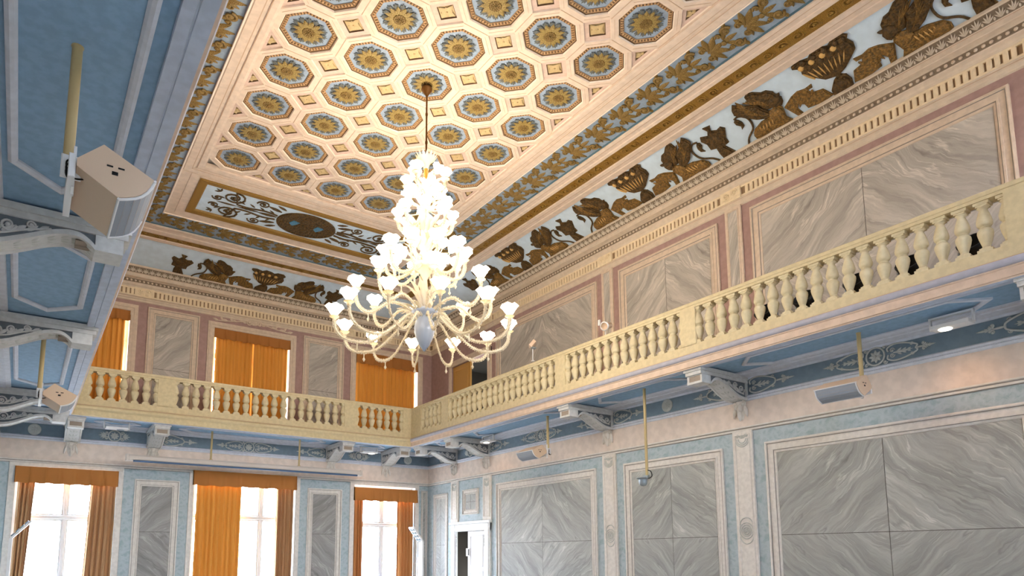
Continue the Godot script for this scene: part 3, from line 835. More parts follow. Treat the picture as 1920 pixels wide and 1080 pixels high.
func cove_figures(T: Node3D, surf: Transform3D, centres: Array, half: float) -> void:
	# gryphons face a big urn from both sides, scrolls between, small vases where tails meet; modelled in low relief on the cove
	var gm := {}
	for s in [1.0, -1.0]:
		var ms := {}
		for k in GRYPHON:
			var b := MB.new()
			b.xf = mv(0, 0, {"wing_back": 0.0, "wing_front": 0.03, "body": 0.02, "tail_tip": 0.0}[k])
			b.relief(pts(GRYPHON[k], s), 0.05, 0.03)
			b.xf = Transform3D()
			var hi := MB.new()
			if k == "wing_front":
				for i in 6: hi.leaf(Vector2(s * (1.42 + 0.03 * i), 0.50 + 0.03 * i), (0.75 + 0.1 * i) if s > 0 else PI - (0.75 + 0.1 * i), 0.5, 0.06, 0.03, 0, 0.075)
			if k == "wing_back":
				for i in 4: hi.leaf(Vector2(s * (1.25 + 0.03 * i), 0.62 + 0.04 * i), (1.1 - 0.12 * i) if s > 0 else PI - (1.1 - 0.12 * i), 0.40, 0.06, 0.03, 0, 0.045)
				b.ball(Vector3(s * 1.12, 0.66, 0.05), Vector3(0.12, 0.13, 0.06), 8, 6)      # the head and its beak
				b.leaf(Vector2(s * 1.06, 0.70), PI * 0.8 if s > 0 else PI * 0.2, 0.13, 0.08, 0.05, 0, 0.04)
			if k == "body":
				b.ball(Vector3(s * 1.26, 0.36, 0.05), Vector3(0.15, 0.19, 0.06), 8, 6)
				b.ball(Vector3(s * 1.74, 0.20, 0.05), Vector3(0.15, 0.12, 0.06), 8, 6)
				for i in 6: hi.leaf(Vector2(s * (1.30 + 0.075 * i), 0.38 - 0.012 * i), -PI / 2 + 0.3 * s, 0.17, 0.05, 0.02, 0, 0.07)
			ms[k] = b.done(M.bronze_light if k == "body" else M.bronze)
			hi.add_to(ms[k], M.bronze_highlight if k == "body" else M.bronze_light)  # highlights on feathers and ribs put in as lighter bronze
		var tl := MB.new()
		tl.tube(spline([Vector3(s * 2.13, 0.05, 0.02), Vector3(s * 2.03, 0.2, 0.02), Vector3(s * 1.83, 0.35, 0.02), Vector3(s * 1.77, 0.53, 0.02), Vector3(s * 1.79, 0.68, 0.02), Vector3(s * 1.9, 0.78, 0.02), Vector3(s * 2.01, 0.77, 0.02)], 4), 0.022, 5)
		ms["tail"] = tl.done(M.bronze)
		var sc := MB.new()
		sc.relief(pts(SCROLL, s), 0.04, 0.02)
		for i in 5: sc.leaf(Vector2(s * (0.45 + 0.1 * i), 0.45 - 0.03 * i), -PI / 2 + 0.5 * s, 0.16, 0.06, 0.02, 0, 0.035)
		sc.scroll(Vector2(s * 0.62, 0.22), 0.12, 0, 1.4 * s, 0.022, 0.02)
		ms["scroll"] = sc.done(M.bronze_light)
		gm[s] = ms
	var ub := MB.new()
	ub.relief(pts(URN), 0.06, 0.04)
	var uh := MB.new()
	for i in 9: uh.leaf(Vector2(-0.28 + 0.07 * i, 0.58 + 0.01 * absf(i - 4)), PI / 2 + 0.12 * (4 - i), 0.26, 0.05, 0.03, 0, 0.055)
	for i in 12: (ub if i % 3 else uh).ball(Vector3(-0.36 + 0.07 * i, 0.98 + 0.08 * sin(i * 2.1), 0.06), Vector3(0.06, 0.06, 0.035), 6, 4)
	ub.ball(Vector3(0, 0.22, 0.05), Vector3(0.15, 0.11, 0.05), 8, 5)
	var um := ub.done(M.bronze)
	uh.add_to(um, M.bronze_highlight)
	var vb := MB.new()
	vb.relief(pts(VASE), 0.05, 0.03)
	vb.ball(Vector3(-0.06, 0.56, 0.04), Vector3(0.15, 0.16, 0.05), 8, 5)
	for k in [-1.0, 1.0]: vb.scroll(Vector2(-0.05 + k * 0.2, 0.72), 0.07, 0, 1.2 * k, 0.02, 0.03)
	var vm := vb.done(M.bronze)
	for c in centres:
		put(T, "urn_relief", um, surf * mv(c, 0, 0))
		for s in [1.0, -1.0]:
			put(T, "scroll_relief", gm[s].scroll, surf * mv(c, 0, 0))
			if absf(c + s * 1.5) < half:
				var G := hold(T, "gryphon_relief", surf * mv(c, 0, 0))
				for k in ["wing_back", "body", "wing_front", "tail", "tail_tip"]: put(G, k, gm[s][k])
		for s in [1.0, -1.0]:
			if s > 0 or c == centres[0]:
				if absf(c + s * 2.45) < half: put(T, "vase_relief", vm, surf * mv(c + s * 2.45, 0, 0))

const CORNICE := [Vector2(0.0, 9.44), Vector2(0.03, 9.46), Vector2(0.03, 9.50), Vector2(0.06, 9.53), Vector2(0.06, 9.57), Vector2(0.09, 9.59), Vector2(0.09, 9.60), Vector2(0.05, 9.60), Vector2(0.05, 9.85), Vector2(0.09, 9.86), Vector2(0.10, 9.90), Vector2(0.13, 9.93), Vector2(0.14, 9.99), Vector2(0.15, 10.0), Vector2(0.21, 10.09), Vector2(0.24, 10.10), Vector2(0.35, 10.11), Vector2(0.36, 10.12), Vector2(0.36, 10.22), Vector2(0.38, 10.23), Vector2(0.45, 10.32), Vector2(0.48, 10.38), Vector2(0.50, 10.39), Vector2(0.50, 10.44), Vector2(0.44, 10.46)]

func cornice(name_: String, basis_: Basis, org: Vector3, L: float, top: Vector2, blocks: Array, label: String, centres: Array) -> void:
	var T := hold(self, name_, Transform3D(basis_, org))
	struct(T, label)
	var a := func(z): return -L + z
	var b := func(z): return L - z
	var m := MB.new()
	m.ext(CORNICE, a, b)
	put(T, "cornice_moulding", m.done(M.cornice))
	var ln := MB.new()      # shade of the quirks, drawn as dark strips
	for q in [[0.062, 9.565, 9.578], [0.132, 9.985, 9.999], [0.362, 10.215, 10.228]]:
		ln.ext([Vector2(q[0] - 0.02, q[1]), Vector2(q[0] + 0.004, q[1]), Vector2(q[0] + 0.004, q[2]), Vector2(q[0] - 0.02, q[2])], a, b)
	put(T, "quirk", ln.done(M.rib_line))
	# fluted frieze: upright fillets with grooves between, broken by carved blocks
	var fl := MB.new()
	var x := -L + 0.2
	while x < L - 0.2:
		var skip := false
		for bx in blocks: if absf(x + 0.041 - bx) < 0.30: skip = true
		if not skip: fl.cbox(Vector3(x, 9.625, 0.04), Vector3(x + 0.082, 9.83, 0.085), 0.012)
		x += 0.118
	fl.ext([Vector2(0.04, 9.60), Vector2(0.085, 9.60), Vector2(0.085, 9.64), Vector2(0.04, 9.64)], a, b)
	fl.ext([Vector2(0.04, 9.815), Vector2(0.085, 9.815), Vector2(0.085, 9.86), Vector2(0.04, 9.86)], a, b)
	stuff(put(T, "fluting", fl.done(M.flute)))
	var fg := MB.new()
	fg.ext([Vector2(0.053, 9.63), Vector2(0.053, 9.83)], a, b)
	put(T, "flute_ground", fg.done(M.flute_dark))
	var bk := MB.new()
	bk.box(Vector3(-0.27, 9.585, 0.03), Vector3(0.27, 9.87, 0.11), false)
	for k in [-1.0, 1.0]:
		bk.scroll(Vector2(k * 0.11, 9.77), 0.07, 0, 1.3 * k, 0.018, 0.115)
		for i in 4: bk.leaf(Vector2(k * 0.02, 9.62), PI / 2 - k * (0.2 + 0.38 * i), 0.17, 0.06, 0.05, 0, 0.10)
	var bm := bk.done(M.flute)
	for bx in blocks: put(T, "carved_block", bm, mv(bx, 0, 0))
	var ew := MB.new()    # egg and dart
	x = -L + 0.25
	while x < L - 0.25:
		ew.xf = Transform3D(Basis(Vector3(1, 0, 0), -0.7), Vector3(x, 10.045, 0.185))
		ew.ball(Vector3.ZERO, Vector3(0.036, 0.05, 0.03), 6, 4)
		x += 0.115
	ew.xf = Transform3D()
	stuff(put(T, "egg_and_dart", ew.done(M.cornice)))
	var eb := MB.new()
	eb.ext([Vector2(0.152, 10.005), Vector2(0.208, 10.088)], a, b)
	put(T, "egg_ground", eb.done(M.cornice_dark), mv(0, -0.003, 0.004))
	var an := MB.new()    # anthemion leaves on the cyma
	x = -L + 0.5
	while x < L - 0.5:
		an.xf = Transform3D(Basis(Vector3(1, 0, 0), 0.62), Vector3(x, 10.235, 0.395))
		for i in 5: an.leaf(Vector2(0, 0.01), PI / 2 + (i - 2) * 0.42, 0.155 - absf(i - 2) * 0.022, 0.028, 0.02, 0.0, 0.006)
		an.ball(Vector3(0.085, 0.03, 0.012), Vector3(0.02, 0.03, 0.012), 5, 4)
		x += 0.175
	an.xf = Transform3D()
	stuff(put(T, "anthemion", an.done(M.cornice_grey)))
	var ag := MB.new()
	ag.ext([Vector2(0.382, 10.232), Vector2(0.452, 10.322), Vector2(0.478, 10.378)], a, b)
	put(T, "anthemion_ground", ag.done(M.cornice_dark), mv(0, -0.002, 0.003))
	# the pale cove above, from the cornice to the ceiling border
	var cv := MB.new()
	var z0 := 0.42; var y0 := 10.44; var z1 := top.x; var y1 := top.y
	var e0 := func(z): return -L + 0.42 + (z - z0) / (z1 - z0) * (L - top_end(name_) - 0.42)
	var e1 := func(z): return L - 0.42 - (z - z0) / (z1 - z0) * (L - top_end(name_) - 0.42)
	cv.ext([Vector2(z0, y0), Vector2(z1, y1)], e0, e1)
	put(T, "cove", cv.done(M.cove))
	var tl := MB.new()
	tl.ext([Vector2(z1 - 0.03, y1 - 0.035), Vector2(z1, y1 - 0.02)], e0, e1)
	put(T, "cove_line", tl.done(M.teal_line))
	var d := Vector2(z1 - z0, y1 - y0).normalized()
	# local figure plane: x along, y up the cove, z towards the room
	var surf := Transform3D(Basis(Vector3(1, 0, 0), Vector3(0, d.y, d.x), Vector3(0, -d.x, d.y)), Vector3(0, y0, z0))
	cove_figures(T, surf, centres, L - 0.8)

func top_end(name_: String) -> float: return 10.28 if name_ == "trim_right" or name_ == "trim_left" else 5.35

# ---------------------------------------------------------------- walls
func bands(W: Node3D, x0: float, x1: float) -> void:   # frieze, ledges and lines of the lower wall (x may be cut by the caller)
	var f := MB.new()
	f.box(Vector3(x0, 4.99, 0), Vector3(x1, YS + 0.06, 0.02), false)
	put(W, "frieze_ground", f.done(M.frieze))
	var l := MB.new()
	l.ext([Vector2(0.0, 4.88), Vector2(0.04, 4.90), Vector2(0.055, 4.935), Vector2(0.04, 4.95), Vector2(0.07, 4.96), Vector2(0.08, 4.985), Vector2(0.06, 5.00), Vector2(0.02, 5.02)], x0, x1)
	put(W, "ledge_moulding", l.done(M.soffit_trim))
	var p := MB.new()
	p.box(Vector3(x0, 4.34, 0), Vector3(x1, 4.89, 0.015), false)
	put(W, "plaster_band", p.done(M.band_pink))
	var s := MB.new()
	s.ext([Vector2(0.0, 4.24), Vector2(0.03, 4.245), Vector2(0.035, 4.275), Vector2(0.02, 4.285), Vector2(0.02, 4.30), Vector2(0.05, 4.31), Vector2(0.055, 4.335), Vector2(0.0, 4.345)], x0, x1)
	put(W, "string_course", s.done(M.frame_low))
	var q := MB.new()
	q.ext([Vector2(0.0, 4.284), Vector2(0.024, 4.284), Vector2(0.024, 4.299), Vector2(0.0, 4.299)], x0, x1)
	q.ext([Vector2(0.0, 4.225), Vector2(0.012, 4.225), Vector2(0.012, 4.24), Vector2(0.0, 4.24)], x0, x1)
	put(W, "quirk", q.done(M.frame_line))

const PED := [-10.02, -7.92, -2.07, 2.07, 7.92, 10.02]   # bracket and pilaster axes along the side walls

func side_wall(name_: String, basis_: Basis, sx: float, label: String, holes: Array, detail: bool) -> Node3D:
	var W := hold(self, name_, Transform3D(basis_, Vector3(sx * XW, 0, 0)))
	struct(W, label)
	put(W, "wall_base", wall_slab(-ZW, ZW, 0, 5.5, -0.45, 0, holes).done(M.verde))
	put(W, "upper_wall", wall_slab(-ZW, ZW, 5.5, 11.4, -0.45, -0.1, [[-10.5, -8.0, 5.5, 8.62]] if detail else []).done(M.pink))
	bands(W, -ZW, ZW)
	if not detail: return W
	for c in PED:
		if absf(c) > 7.0 and c < 0: pilaster(W, c - 0.245, c + 0.245, 2.76, 4.24, true)
		else: pilaster(W, c - 0.245, c + 0.245, 0.0, 4.24, true)
	for p in [[2.60, 7.38], [-1.54, 1.54], [-7.38, -2.60]]: marble_panel(W, p[0], 0.05, p[1], 3.93, "frame_low", "marble_low", "marble_low2", 1.0, 1.97)
	marble_panel(W, 8.4, 0.05, 9.6, 3.93, "frame_low", "marble_low", "marble_low2", 0.7, 1.97)
	marble_panel(W, -9.48, 3.0, -8.48, 3.88, "frame_low", "marble_low", "marble_low2", 0.7)
	marble_panel(W, -11.55, 0.05, -10.55, 3.86, "frame_low", "marble_low", "marble_low2", 0.7, 1.97)
	var up := hold(W, "upper_panelling", mv(0, 0, -0.1))
	for p in [[2.50, 7.42], [-1.62, 1.62], [-7.50, -2.50]]: upper_panel(up, p[0], 5.8, p[1], 9.27, 7.35)
	for c in [-2.06, 2.06, 7.95]: pilaster(up, c - 0.21, c + 0.21, 5.75, 9.46, false)
	upper_panel(up, 8.4, 5.8, 10.6, 9.27, 7.35)
	var af := MB.new()     # architrave of the upper doorway
	af.box(Vector3(-10.62, 5.5, 0), Vector3(-10.48, 8.74, 0.05), false)
	af.box(Vector3(-8.02, 5.5, 0), Vector3(-7.80, 8.74, 0.05), false)
	af.box(Vector3(-10.62, 8.60, 0), Vector3(-7.80, 8.80, 0.055), false)
	put(W, "door_frame", af.done(M.frame_up), mv(0, 0, -0.1))
	return W

func upper_panel(par: Node3D, x0: float, y0: float, x1: float, y1: float, yc: float) -> void:
	marble_panel(par, x0, y0, x1, y1, "frame_up", "marble_up", "marble_up2", 1.0, yc)

func end_wall(name_: String, basis_: Basis, z: float, label: String, detail: bool) -> Node3D:
	var W := hold(self, name_, Transform3D(basis_, Vector3(0, 0, z)))
	struct(W, label)
	put(W, "wall_base", wall_slab(-XU - 0.4, XU + 0.4, 0, 5.5, -0.5, 0, [[-6.2, -3.72, 0.5, 4.2], [-1.63, 1.63, 0.5, 4.24], [3.72, 6.2, 0.5, 4.2]] if detail else [[-5.2, -4.7, 0.5, 4.2], [-0.25, 0.25, 0.5, 4.2], [4.7, 5.2, 0.5, 4.2]]).done(M.verde))  # back wall: slim unseen openings added to let in fill daylight
	put(W, "upper_wall", wall_slab(-XU - 0.4, XU + 0.4, 5.5, 11.4, -0.5, 0, [[-6.26, -3.68, 6.2, 9.16], [-1.26, 1.26, 6.2, 9.08], [3.68, 6.26, 6.2, 9.16]] if detail else [[-5.5, -4.4, 6.2, 9.1], [-0.55, 0.55, 6.2, 9.1], [4.4, 5.5, 6.2, 9.1]]).done(M.pink))  # back wall: upper row of added openings, also for fill daylight
	if not detail: return W
	bands(W, -XW, XW)
	for p in [[-3.27, -2.03], [2.03, 3.27]]:
		marble_panel(W, p[0], 0.05, p[1], 3.93, "frame_low", "marble_end", "marble_end2", 0.8, 2.35, true)
		marble_panel(W, p[0] + (0.06 if p[0] < 0 else -0.32), 5.8, p[1] + (0.32 if p[0] < 0 else -0.06), 9.33, "frame_up", "marble_up", "marble_up2", 0.9, 7.4, true)
	marble_panel(W, 6.46, 0.05, 6.72, 4.05, "frame_low", "marble_low", "marble_low2", 0.3, 2.0, true)
	# window surrounds
	for o in [[-6.2, -3.72, 4.13, 0.15], [-1.63, 1.63, 4.20, 0.13], [3.72, 6.2, 4.13, 0.15]]:
		var b := MB.new()
		b.cbox(Vector3(o[0] - o[3], 0.3, 0), Vector3(o[0] + 0.02, 4.235, 0.05), 0.012)
		b.cbox(Vector3(o[1] - 0.02, 0.3, 0), Vector3(o[1] + o[3], 4.235, 0.05), 0.012)
		b.cbox(Vector3(o[0] - o[3], o[2], 0), Vector3(o[1] + o[3], 4.238, 0.055), 0.012)
		put(W, "window_surround", b.done(M.frame_low))
	for o in [[-6.26, -3.68, 9.12, 0.2], [-1.26, 1.26, 9.06, 0.19], [3.68, 6.26, 9.12, 0.2]]:
		var b := MB.new()
		b.ring(rect(o[0] - o[3], 5.76, o[1] + o[3], o[2] + o[3]), [Vector2(0, 0), Vector2(0, 0.04), Vector2(0.05, 0.04), Vector2(0.055, 0.06), Vector2(0.11, 0.06), Vector2(0.12, 0.045), Vector2(o[3], 0.045), Vector2(o[3] + 0.012, 0.03), Vector2(o[3] + 0.012, -0.32)])
		put(W, "window_surround", b.done(M.frame_up))
	var cr := MB.new()     # carved crest over the middle upper window
	for s in [-1.0, 1.0]:
		cr.scroll(Vector2(s * 0.18, 9.42), 0.09, 0, 1.4 * s, 0.025, 0.03)
		cr.tube(spline([Vector3(s * 0.1, 9.50, 0.03), Vector3(s * 0.45, 9.40, 0.03), Vector3(s * 0.8, 9.34, 0.03), Vector3(s * 1.25, 9.30, 0.03)], 5), 0.022, 5)
		for i in 7: cr.leaf(Vector2(s * (0.25 + 0.15 * i), 9.40 - 0.012 * i), (0.5 if s > 0 else PI - 0.5) + (0.5 if i % 2 else -0.3) * s, 0.19, 0.08, 0.05)
	for i in 5: cr.leaf(Vector2(0, 9.36), PI / 2 + (i - 2) * 0.5, 0.22, 0.09, 0.06)
	put(W, "carved_crest", cr.done(M.frame_up))
	return W

func window(no: int, x0: float, x1: float, y0: float, y1: float, posts: Array, transom: float, org: Transform3D, label: String) -> void:
	var O := hold(self, "window_%d" % no, org * mv((x0 + x1) / 2.0, y0, -0.34))
	struct(O, label)
	var w := (x1 - x0) / 2.0; var h := y1 - y0
	var f := MB.new()
	f.ring(rect(-w, 0, w, h), [Vector2(0, 0), Vector2(0, 0.07), Vector2(0.06, 0.07), Vector2(0.085, 0.05), Vector2(0.085, 0.0)])
	var xs := [-w + 0.085]
	for p in posts:
		f.cbox(Vector3(p - 0.05, 0.08, 0.0), Vector3(p + 0.05, h - 0.08, 0.07), 0.02)
		xs.append_array([p - 0.05, p + 0.05])
	xs.append(w - 0.085)
	f.cbox(Vector3(-w + 0.08, transom - y0 - 0.06, 0.0), Vector3(w - 0.08, transom - y0 + 0.06, 0.085), 0.02)
	put(O, "window_frame", f.done(M.window_white))
	for i in range(0, xs.size(), 2):
		for k in 2:
			var a := 0.085 if k == 0 else transom - y0 + 0.06
			var b := transom - y0 - 0.06 if k == 0 else h - 0.085
			var s := MB.new()
			s.ring(rect(xs[i], a, xs[i + 1], b), [Vector2(0, 0.01), Vector2(0, 0.055), Vector2(0.035, 0.055), Vector2(0.045, 0.01)])
			put(O, "sash", s.done(M.window_white))
			var q := MB.new()
			q.quad(Vector3(xs[i] + 0.03, a + 0.03, 0.02), Vector3(xs[i + 1] - 0.03, a + 0.03, 0.02), Vector3(xs[i + 1] - 0.03, b - 0.03, 0.02), Vector3(xs[i] + 0.03, b - 0.03, 0.02))
			put(O, "pane", q.done(M.pane))

func drape(x0: float, x1: float, y0: float, y1: float, folds: float, amp: float, seed_: int, wide := 0.0, side := 0.0, key := "curtain") -> ArrayMesh:
	# hanging cloth with folds, gathered a little more below when wide < 0; local z towards the room
	var b := MB.new()
	var r := RandomNumberGenerator.new(); r.seed = seed_
	var ph := r.randf() * TAU; var ph2 := r.randf() * TAU
	for s in 2:
		var P := []
		for i in 13:
			var f := i / 12.0          # 0 below, 1 above
			var row := PackedVector3Array()
			for j in 61:
				var u := j / 60.0
				var xx := lerpf(x0, x1, u)
				if wide != 0.0: xx += wide * (1.0 - f) * (u if side > 0 else 1.0 - u) * side
				var z := amp * (sin(u * TAU * folds + ph + 0.5 * sin(u * 9.0 + ph2)) + 0.35 * sin(u * TAU * folds * 2.3 + ph2)) * (0.75 + 0.25 * (1.0 - f))
				row.append(Vector3(xx, lerpf(y0, y1, f), z - 0.006 * s))
			P.append(row)
		b.grid(P, false, s == 1)
	return b.done(M[key])

func valance(called_: String, x0: float, x1: float, y0: float, y1: float, d: float, org: Transform3D, label: String, group: String, seed_: int) -> void:
	var o := hold(self, called_, org * mv((x0 + x1) / 2.0, y0, 0))
	tag(o, label, "valance", group)
	var w := (x1 - x0) / 2.0; var h := y1 - y0
	var b := MB.new()
	# pleated front with returns at both ends
	for s in 2:
		var P := []
		for i in 7:
			var f := i / 6.0
			var row := PackedVector3Array()
			row.append(Vector3(-w, h * f, 0.0))
			for j in 91:
				var u := j / 90.0
				var box := absf(fposmod(u * 7.0 + 0.5, 1.0) - 0.5)
				var z := d + (0.05 * (1.0 - box / 0.10) if box < 0.10 else 0.0) * (1.25 - f) + 0.018 * sin(u * 47.0 + seed_) * (1.2 - f)
				row.append(Vector3(lerpf(-w, w, u), h * f + (0.012 * sin(u * TAU * 7.0) if i == 0 else 0.0), z - 0.005 * s))
			row.append(Vector3(w, h * f, 0.0))
			P.append(row)
		b.grid(P, false, s == 1)
	put(o, "pleated_cloth", b.done(M.valance))
	var bd := MB.new()
	bd.box(Vector3(-w + 0.01, h - 0.03, 0.0), Vector3(w - 0.01, h - 0.008, d - 0.03))
	put(o, "pelmet_board", bd.done(M.valance))

func curtain(x0: float, x1: float, y0: float, y1: float, folds: float, amp: float, z: float, org: Transform3D, label: String, group: String, seed_: int, wide := 0.0, side := 0.0, key := "curtain") -> void:
	var o := put(self, "curtain", drape(x0 - (x0 + x1) / 2.0, x1 - (x0 + x1) / 2.0, 0, y1 - y0, folds, amp, seed_, wide, side, key), org * mv((x0 + x1) / 2.0, y0, z))
	tag(o, label, "curtain", group)

# ---------------------------------------------------------------- galleries
func bracket_parts() -> Dictionary:
	var d := {}
	var lower := spline([Vector3(0.0, 4.93, 0), Vector3(0.12, 4.90, 0), Vector3(0.35, 4.93, 0), Vector3(0.60, 5.04, 0), Vector3(0.82, 5.15, 0), Vector3(1.0, 5.205, 0), Vector3(1.12, 5.20, 0), Vector3(1.22, 5.14, 0), Vector3(1.27, 5.09, 0)], 3)
	# cheeks: the dark solid between the S band and the beam (profile in x = outward, turned into place)
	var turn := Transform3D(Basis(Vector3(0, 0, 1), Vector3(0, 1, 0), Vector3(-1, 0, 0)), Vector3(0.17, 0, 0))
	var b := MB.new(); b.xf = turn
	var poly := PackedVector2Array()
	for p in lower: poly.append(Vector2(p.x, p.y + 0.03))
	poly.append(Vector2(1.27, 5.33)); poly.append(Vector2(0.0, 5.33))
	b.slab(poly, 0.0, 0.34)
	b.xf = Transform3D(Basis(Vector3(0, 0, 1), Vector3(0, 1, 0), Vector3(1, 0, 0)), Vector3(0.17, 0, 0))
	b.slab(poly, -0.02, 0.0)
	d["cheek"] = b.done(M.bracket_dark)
	var s := MB.new()
	var tw := [[-0.20, 0.0], [-0.20, -0.035], [-0.165, -0.045], [-0.15, -0.02], [0.15, -0.02], [0.165, -0.045], [0.20, -0.035], [0.20, 0.0]]
	var P := []
	for q in tw:
		var row := PackedVector3Array()
		for p in lower: row.append(Vector3(q[0], p.y + 0.03 + q[1], p.x))
		P.append(row)
	for k in P.size() - 1:
		for i in lower.size() - 1: s.quad(P[k][i], P[k + 1][i], P[k + 1][i + 1], P[k][i + 1])
	for i in lower.size() - 1:
		s.quad(P[0][i + 1] + Vector3(0, 0.02, 0), P[0][i] + Vector3(0, 0.02, 0), P[0][i], P[0][i + 1])
		s.quad(P[7][i] + Vector3(0, 0.02, 0), P[7][i + 1] + Vector3(0, 0.02, 0), P[7][i + 1], P[7][i])
	d["scroll_band"] = s.done(M.bracket)
	var lf := MB.new()     # leaves lying on the underside of the band
	for i in range(2, lower.size() - 4, 2):
		var t: Vector3 = (lower[i + 1] - lower[i]).normalized()
		var nrm := Vector3(0, -t.x, t.y)
		lf.xf = Transform3D(Basis(Vector3(-1, 0, 0), Vector3(0, t.y, t.x), nrm), Vector3(0, lower[i].y + 0.01, lower[i].x))
		for k in [-1.0, 0.0, 1.0]: lf.leaf(Vector2(k * 0.05, 0), PI / 2 - k * 0.6, 0.085, 0.035, 0.014)
	lf.xf = Transform3D()
	d["acanthus"] = lf.done(M.stucco)
	var bm := MB.new()
	bm.box(Vector3(-0.20, 5.27, 0.0), Vector3(0.20, YS + 0.04, 1.60))
	bm.box(Vector3(-0.225, 5.34, 0.0), Vector3(0.225, YS + 0.03, 1.63))
	bm.box(Vector3(-0.19, 4.90, 0.0), Vector3(0.19, 5.30, 0.10))
	d["beam"] = bm.done(M.bracket)
	var eb := MB.new()
	eb.box(Vector3(-0.19, 5.09, 1.27), Vector3(0.19, 5.30, 1.54))
	eb.ring(rect(-0.19, 5.09, 0.19, 5.30), [Vector2(0, 1.54), Vector2(0, 1.555), Vector2(0.045, 1.555), Vector2(0.05, 1.543)])
	eb.ext([Vector2(1.55, 5.28), Vector2(1.58, 5.30), Vector2(1.59, 5.34), Vector2(1.62, 5.36), Vector2(1.62, 5.39)], -0.20, 0.20)
	d["end_block"] = eb.done(M.bracket)
	var ep := MB.new()
	ep.quad(Vector3(-0.14, 5.12, 1.544), Vector3(0.14, 5.12, 1.544), Vector3(0.14, 5.25, 1.544), Vector3(-0.14, 5.25, 1.544))
	for k in [-1.0, 1.0]:
		ep.leaf(Vector2(0, 5.185), 0.0 if k > 0 else PI, 0.12, 0.06, 0.015, 0, 1.545)
		ep.leaf(Vector2(0, 5.185), PI / 2 * k, 0.055, 0.05, 0.015, 0, 1.545)
	d["carved_inset"] = ep.done(mat("inset", Color(0.60, 0.55, 0.50), 0.8))
	for k in [-1.0, 1.0]:     # scrollwork on both cheeks
		var o := MB.new()
		if k > 0: o.xf = Transform3D(Basis(Vector3(0, 0, -1), Vector3(0, 1, 0), Vector3(1, 0, 0)), Vector3(0.17, 0, 0))
		else: o.xf = Transform3D(Basis(Vector3(0, 0, 1), Vector3(0, 1, 0), Vector3(-1, 0, 0)), Vector3(-0.17, 0, 0))
		var sg: float = -k
		o.scroll(Vector2(sg * 0.24, 5.12), 0.10, 0, 1.5 * sg, 0.018, 0.012)
		o.scroll(Vector2(sg * 0.46, 5.17), 0.075, 0, -1.5 * sg, 0.016, 0.012)
		o.scroll(Vector2(sg * 0.66, 5.215), 0.045, 0, 1.4 * sg, 0.013, 0.012)
		for i in 5: o.leaf(Vector2(sg * (0.30 + 0.11 * i), 5.06 + 0.03 * i), PI / 2 - sg * 0.9, 0.17 - 0.015 * i, 0.055, 0.025)
		o.tube(spline([Vector3(sg * 0.16, 5.02, 0.012), Vector3(sg * 0.4, 5.06, 0.012), Vector3(sg * 0.62, 5.15, 0.012), Vector3(sg * 0.85, 5.22, 0.012)], 5), 0.014, 5)
		d["cheek_scroll" + ("" if k > 0 else "_2")] = o.done(M.bracket)
	return d

const BALUSTER := [Vector2(0.058, 0.06), Vector2(0.075, 0.07), Vector2(0.078, 0.085), Vector2(0.055, 0.10), Vector2(0.055, 0.12), Vector2(0.072, 0.17), Vector2(0.093, 0.24), Vector2(0.105, 0.30), Vector2(0.102, 0.34), Vector2(0.085, 0.365), Vector2(0.062, 0.375), Vector2(0.074, 0.385), Vector2(0.074, 0.395), Vector2(0.062, 0.405), Vector2(0.085, 0.415), Vector2(0.102, 0.44), Vector2(0.105, 0.48), Vector2(0.093, 0.54), Vector2(0.072, 0.61), Vector2(0.055, 0.66), Vector2(0.055, 0.68), Vector2(0.078, 0.695), Vector2(0.075, 0.71), Vector2(0.058, 0.72)]

